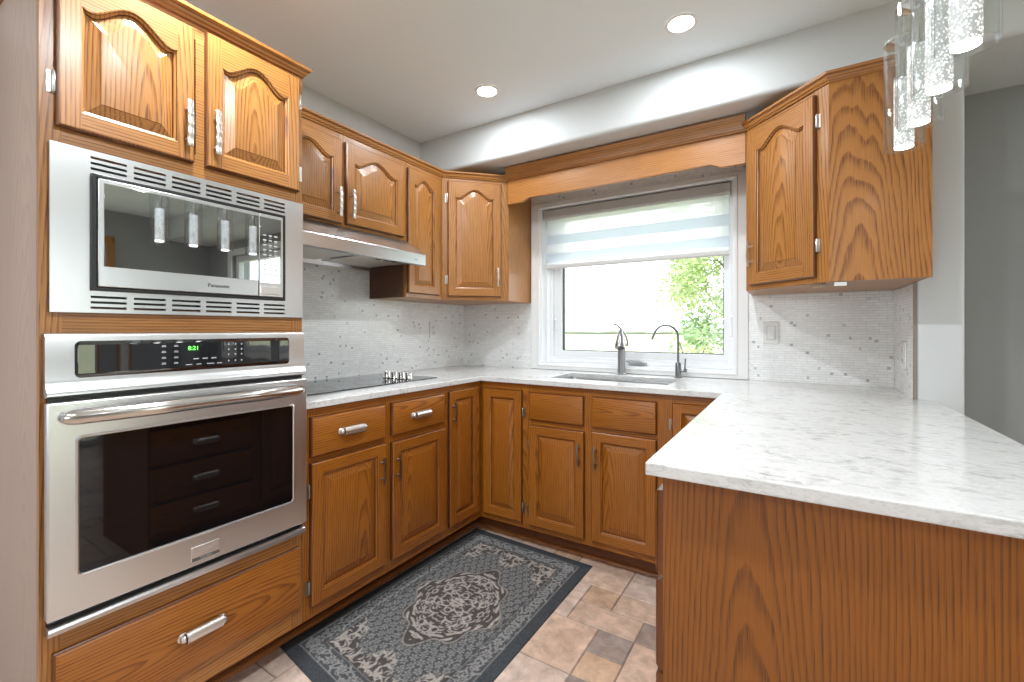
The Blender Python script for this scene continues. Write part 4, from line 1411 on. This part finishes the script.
# ------------------------------------------------------------------ rug
def rug():
    NX, NY = 240, 400
    Wd, Ht = 0.76, 1.24
    U = (np.arange(NX + 1) / NX) * Wd
    Vv = (np.arange(NY + 1) / NY) * Ht
    u, v = np.meshgrid(U, Vv)
    a = np.abs(u - Wd / 2)
    b = np.abs(v - Ht / 2)
    edge = np.minimum(Wd / 2 - a, Ht / 2 - b)
    rs = np.random.RandomState(11)
    def strokes(A, B, curves, soft=0.0012):
        out = np.zeros(A.shape)
        for (P, Wt) in curves:
            x0, x1 = P[:, 0].min() - 0.02, P[:, 0].max() + 0.02
            y0, y1 = P[:, 1].min() - 0.02, P[:, 1].max() + 0.02
            msk = (A > x0) & (A < x1) & (B > y0) & (B < y1)
            if not msk.any():
                continue
            aa, bb = A[msk], B[msk]
            d = np.full(aa.shape, 9.0)
            for (px, py), w in zip(P, Wt):
                d = np.minimum(d, np.hypot(aa - px, bb - py) - w)
            out[msk] = np.maximum(out[msk], np.clip(0.5 - d / (2 * soft), 0, 1))
        return out
    def leaf(x, y, ang, ln, curl, w, n=22):
        P, Wt = [], []
        st = ln / n
        for i in range(n + 1):
            t = i / n
            P.append((x, y))
            Wt.append(w * (math.sin(PI * (0.12 + 0.88 * t)) ** 0.8) * (0.35 + 0.65 * (1 - t)))
            ang += curl * st
            x += math.cos(ang) * st
            y += math.sin(ang) * st
        return np.array(P), np.array(Wt)
    def flower(x, y, r, n=6, ph=0.0):
        C = []
        for k in range(n):
            t = 2 * PI * k / n + ph
            C.append((np.array([(x + r * q * math.cos(t), y + r * q * math.sin(t)) for q in (0.45, 0.6, 0.75, 0.9)]), np.array([r * .12, r * .24, r * .26, r * .14])))
        C.append((np.array([(x, y)]), np.array([r * 0.2])))
        return C
    def scroll(x, y, ang, s, d):
        C = [leaf(x, y, ang, 0.100 * s, 26 * d / s, 0.0060 * s, 30)]
        C.append(leaf(x, y, ang + 0.5 * d, 0.060 * s, -30 * d / s, 0.0060 * s))
        C.append(leaf(x + 0.02 * s * math.cos(ang), y + 0.02 * s * math.sin(ang), ang - 0.9 * d, 0.045 * s, 30 * d / s, 0.0055 * s))
        C.append(leaf(x + 0.04 * s * math.cos(ang + .4 * d), y + 0.04 * s * math.sin(ang + .4 * d), ang + 1.6 * d, 0.035 * s, -40 * d / s, 0.005 * s))
        return C
    fx, fy = Wd / 2 - 0.135, Ht / 2 - 0.135
    def med_r(th):
        return 1.0 + 0.09 * np.cos(8 * th) + 0.07 * np.cos(4 * th)
    def lobe(x, y):
        th = np.arctan2(np.abs(y) / 0.27, np.abs(x) / 0.20)
        return np.hypot(x / 0.20, y / 0.27) / med_r(th)
    corn = lambda x, y: (fx - x) / 0.17 + (fy - y) / 0.20
    side = lambda x, y: x / 0.15 + (fy - y) / 0.11
    def fill(test, step, ln, w, seed, cx=0.0, cy=0.0):
        """a dense all-over growth of curled leaves, mirrored by the quarter symmetry"""
        r_ = np.random.RandomState(seed)
        C = []
        ny_, nx_ = int(0.66 / step), int(0.42 / step)
        for j in range(ny_):
            for i in range(nx_):
                x = (i + (0.5 if j % 2 else 0.0)) * step + r_.uniform(-.2, .2) * step
                y = j * step * 0.9 + r_.uniform(-.2, .2) * step
                if not test(x, y):
                    continue
                an = math.atan2(y - cy, x - cx + 1e-6) + (0.9 if (i + j) % 2 else -0.9) + r_.uniform(-.5, .5)
                d_ = 1 if (i + j) % 2 else -1
                C.append(leaf(x, y, an, ln * r_.uniform(.8, 1.2), d_ * 1.6 / ln * 0.9, w * r_.uniform(.8, 1.15), 14))
        return C
    med = []
    for (x, y, an, s_, d_) in ((0.012, 0.03, 1.2, 1.0, -1), (0.05, 0.02, 0.4, 1.0, 1), (0.02, 0.10, 0.9, 1.1, -1), (0.075, 0.075, -0.6, 1.0, 1),
                               (0.0, 0.165, 0.3, 1.1, 1), (0.10, 0.02, 1.2, 1.0, 1), (0.06, 0.135, 0.0, 1.0, -1), (0.13, 0.06, 1.7, .9, 1), (0.02, 0.205, 0.2, 0.9, -1)):
        med += scroll(x, y, an, s_ * 0.8, d_)
    med += fill(lambda x, y: lobe(x, y) < 0.84, 0.024, 0.030, 0.0042, 3)
    for i in range(9):
        t = i / 8 * R90
        q = 0.89 * float(med_r(t))
        x, y = 0.20 * q * math.cos(t), 0.27 * q * math.sin(t)
        med.append(leaf(x, y, t + (2.0 if i % 2 else 1.2), 0.055, -14 if i % 2 else 14, 0.0080))
    med += flower(0, 0, 0.034, 8)
    mdm = strokes(a, b, med, 0.0010)
    spn = []
    for (x, y, an, s_, d_) in ((fx, fy, 3.6, 1.2, 1), (fx, fy - 0.02, 4.4, 1.2, -1), (fx - 0.05, fy - 0.01, 3.3, 1.1, -1), (fx - 0.03, fy - 0.07, 4.0, 1.1, 1), (fx - 0.01, fy - 0.12, 4.2, 1.0, -1), (fx - 0.11, fy, 3.4, 1.0, 1)):
        spn += scroll(x, y, an, s_, d_)
    for (x, y, an, s_, d_) in ((0.01, fy, -1.2, 1.2, 1), (0.05, fy, -2.2, 1.1, -1), (0.02, fy - 0.06, -0.6, 1.0, -1), (0.0, fy - 0.09, -1.0, 0.9, 1)):
        spn += scroll(x, y, an, s_ * 0.85, d_)
    spn += fill(lambda x, y: x < fx and y < fy and (corn(x, y) < 0.95 or side(x, y) < 0.95), 0.026, 0.030, 0.0042, 8, fx, fy)
    spm = strokes(a, b, spn, 0.0010)
    fl = []
    for j in range(0, 18):
        for i in range(0, 10):
            x = i * 0.040 + (0.020 if j % 2 else 0)
            y = j * 0.033
            if x < fx and y < fy:
                fl += flower(x, y, 0.0165, 6, 0.3 * (i + j))
                fl.append(leaf(x + 0.014, y + 0.010, 0.6 + 1.1 * ((i + j) % 2), 0.026, 40 * (1 if j % 2 else -1), 0.0030, 10))
    fl += fill(lambda x, y: x < fx and y < fy, 0.022, 0.016, 0.0020, 21)
    flm = strokes(a, b, fl, 0.0010)
    bd = []
    bw = Wd / 2 - 0.090
    bh = Ht / 2 - 0.090
    inb = lambda x, y: 0.058 < min(Wd / 2 - x, Ht / 2 - y) < 0.120
    for i in range(9):
        y = 0.01 + i * 0.070
        if y < bh - 0.02:
            bd += flower(bw, y, 0.021, 7, i)
            bd += scroll(bw - 0.018, y + 0.02, 1.2, 0.7, 1 if i % 2 else -1)
            bd += scroll(bw + 0.018, y + 0.05, -1.8, 0.7, 1 if i % 2 else -1)
    for i in range(6):
        x = 0.02 + i * 0.070
        if x < bw - 0.01:
            bd += flower(x, bh, 0.021, 7, i)
            bd += scroll(x + 0.02, bh - 0.018, 0.3, 0.7, 1 if i % 2 else -1)
            bd += scroll(x + 0.05, bh + 0.018, 2.9, 0.7, 1 if i % 2 else -1)
    bd += fill(inb, 0.021, 0.022, 0.0030, 31)
    bd += flower(bw, bh, 0.028, 8)
    bdm = strokes(a, b, bd, 0.0010)
    dark = np.array((0.058, 0.063, 0.070))
    field = np.array((0.075, 0.076, 0.080))
    grey = np.array((0.225, 0.225, 0.222))
    cream = np.array((0.37, 0.335, 0.305))
    col = np.zeros(u.shape + (3,)) + dark
    infield = edge > 0.050
    col[infield] = field
    inner = edge > 0.128
    def put(mask, c, k=1.0):
        m = (mask * k)[..., None]
        col[:] = col * (1 - m) + c * m
    def line(at, w):
        return np.clip(1 - np.abs(edge - at) / w, 0, 1)
    put(np.where(inner, flm, 0), grey, 0.95)
    put(np.where(infield & ~inner, bdm, 0), grey * 1.12, 0.95)
    # clear dark ground behind medallion and spandrels before drawing them
    lob = lobe(a, b)
    put(np.where(inner, np.clip((1.04 - lob) * 12, 0, 1), 0), np.array((0.075, 0.066, 0.064)))
    cor = np.minimum(corn(a, b), side(a, b))
    put(np.where(inner, np.clip((1 - cor) * 12, 0, 1), 0), np.array((0.075, 0.067, 0.065)))
    put(np.where(inner, np.clip(1 - np.abs(lob - 0.985) / 0.022, 0, 1), 0), cream, 0.8)
    put(np.where(inner, mdm, 0), cream)
    put(np.where(inner, spm, 0), cream * 0.95)
    put(line(0.053, 0.004), grey * 1.1, 0.9)
    put(line(0.126, 0.0035), grey * 0.9, 0.8)
    put(line(0.134, 0.003), np.array((0.05, 0.05, 0.05)), 1.0)
    col *= (0.72 + 0.56 * rs.rand(*u.shape))[..., None]
    # lay it out between its four floor corners
    TL, TR, BR, BL_ = np.array((-0.070, 0.052)), np.array((0.681, 0.016)), np.array((0.673, -1.262)), np.array((-0.099, -1.148))
    s_, t_ = (u / Wd)[..., None], (v / Ht)[..., None]
    pos = (BL_ * (1 - s_) + BR * s_) * (1 - t_) + (TL * (1 - s_) + TR * s_) * t_
    z = 0.0065 + 0.0008 * np.clip((edge - 0.0) / 0.01, 0, 1) - 0.0015 * (edge < 0.004) + 0.0003 * rs.rand(*u.shape)
    n = (NX + 1) * (NY + 1)
    verts = np.concatenate([pos.reshape(n, 2), z.reshape(n, 1)], 1)
    faces = []
    W1_ = NX + 1
    for j in range(NY):
        for i in range(NX):
            k = j * W1_ + i
            faces.append((k, k + 1, k + W1_ + 1, k + W1_))
    per = [i for i in range(NX)] + [j * W1_ + NX for j in range(NY)] + [NY * W1_ + i for i in range(NX, 0, -1)] + [j * W1_ for j in range(NY, 0, -1)]
    low = [(verts[k][0], verts[k][1], 0.0006) for k in per]
    base = n
    vs = [tuple(p) for p in verts] + low
    m = len(per)
    for i in range(m):
        faces.append((per[i], base + i, base + (i + 1) % m, per[(i + 1) % m]))
    faces.append(tuple(base + i for i in range(m))[::-1])
    me = bpy.data.meshes.new('area_rug')
    me.from_pydata(vs, [], faces)
    ca = me.color_attributes.new('Col', 'FLOAT_COLOR', 'POINT')
    cc = np.ones((len(vs), 4))
    cc[:n, :3] = col.reshape(n, 3)
    cc[n:, :3] = dark
    ca.data.foreach_set('color', cc.ravel())
    me.materials.append(RUGM)
    o = bpy.data.objects.new('area_rug', me)
    COL.objects.link(o)
    tag(o, 'charcoal rug with cream scrolling floral medallion on the tiled floor', 'rug')
rug()

# ------------------------------------------------------------------ outdoors
k = NT('field_grass')
tc = k.n('ShaderNodeTexCoord')
n1 = k.noise(tc.outputs['Object'], 0.06, 4.0)
n2 = k.noise(tc.outputs['Object'], 0.9, 4.0)
c_ = k.mix(k.ramp(n1, [(0.4, 0.0), (0.6, 1.0)]), (0.39, 0.41, 0.25), (0.45, 0.44, 0.27))
c_ = k.mix(k.math('MULTIPLY', n2, 0.5), c_, (0.32, 0.37, 0.18))
k.l(c_, k.p.inputs['Base Color'])
k.p.inputs['Roughness'].default_value = 0.9
struct(MB().box(-300, YB + 0.25, -0.75, 300, 400, -0.55).build('ground', k.m, smooth=0))
struct(MB().box(XL - 4, YF - 30, -0.75, 40, YB + 0.25, -0.56).build('ground', k.m, smooth=0))

def tree(name, label, cat, loc, R, H, seed, nleaf, size, cols):
    rg = random.Random(seed)
    t = thing(name, label, cat, loc, 0)
    mb = MB()
    mb.tube([(0, 0, -0.1), (0.03, 0.02, H * 0.25), (-0.05, 0.03, H * 0.55), (0.02, 0, H * 0.8)], [0.11, 0.09, 0.06, 0.02], 10)
    for k in range(9):
        a = rg.random() * 2 * PI
        z = H * (0.25 + 0.06 * k)
        e = R * 0.75 * (1 - 0.05 * k)
        mb.tube([(0, 0, z), (e * .5 * math.cos(a), e * .5 * math.sin(a), z + 0.25), (e * math.cos(a), e * math.sin(a), z + 0.6)], [0.04, 0.025, 0.008], 7)
    mb.build('trunk', plain('bark', (0.16, 0.12, 0.09), 0.8), t)
    clumps = []
    for k in range(70):
        while True:
            x, y, z = (rg.uniform(-1, 1) for _ in range(3))
            if x * x + y * y + z * z < 1:
                break
        clumps.append((x * R, y * R, H * 0.52 + z * H * 0.50, rg.uniform(0.20, 0.42) * R, rg.random()))
    mb = MB()
    colr = []
    for k in range(nleaf):
        cx_, cy_, cz_, r, tone = rg.choice(clumps)
        d = Vector((rg.gauss(0, 1), rg.gauss(0, 1), rg.gauss(0, 1))).normalized() * r * rg.random() ** 0.4
        p = Vector((cx_, cy_, cz_)) + d
        if p.z < 0.02:
            continue
        ax = Vector((rg.gauss(0, 1), rg.gauss(0, 1), rg.gauss(0, 0.6))).normalized()
        up = Vector((rg.gauss(0, 1), rg.gauss(0, 1), rg.gauss(0, 1)))
        w = ax.cross(up).normalized()
        s_ = size * rg.uniform(0.6, 1.3)
        nrm = ax.cross(w)
        mb.face([p - ax * s_, p + w * s_ * 0.45 + nrm * s_ * 0.12, p + ax * s_, p - w * s_ * 0.45 + nrm * s_ * 0.12])
        c0, c1 = cols
        q = min(1, max(0, tone * 0.7 + rg.random() * 0.3))
        colr.append(tuple(c0[i] * (1 - q) + c1[i] * q for i in range(3)))
    me_o = mb.build('foliage', LEAFM, t, smooth=0)
    me = me_o.data
    ca = me.color_attributes.new('Col', 'FLOAT_COLOR', 'CORNER')
    buf = []
    for p in me.polygons:
        buf += [*colr[p.index], 1.0] * p.loop_total
    ca.data.foreach_set('color', buf)
tree('leafy_tree', 'bright green leafy tree outside the right half of the kitchen window', 'tree', (0.62, 8.4, -0.55), 1.5, 5.2, 4, 16000, 0.062, ((0.26, 0.42, 0.24), (0.58, 0.64, 0.26)))
tree('yellow_shrub', 'yellow-green shrub at the foot of the tree outside the window', 'shrub', (0.10, 5.9, -0.55), 0.50, 1.35, 9, 3500, 0.035, ((0.50, 0.55, 0.22), (0.70, 0.68, 0.34)))
mb = MB()
rg = random.Random(2)
x = -170.0
top_, pts = [], []
while x < 60:
    pts.append((x, rg.uniform(0.6, 2.2)))
    x += rg.uniform(2.0, 6.0)
L0 = [[(x, 150, -0.6), (x, 150 - 1.2, -0.6 + h * 0.6), (x, 150, -0.6 + h + 0.6), (x, 152.5, -0.6 + h * 0.8), (x, 153, -0.6)] for x, h in pts]
mb.loops(L0)
o = mb.build('hedgerow', plain('hazed_hedge', (0.55, 0.60, 0.58), 0.9), smooth=60)  # distance haze paled into the hedge colour
tag(o, 'low distant hedgerow along the horizon beyond the field', 'hedge')
o['kind'] = 'stuff'
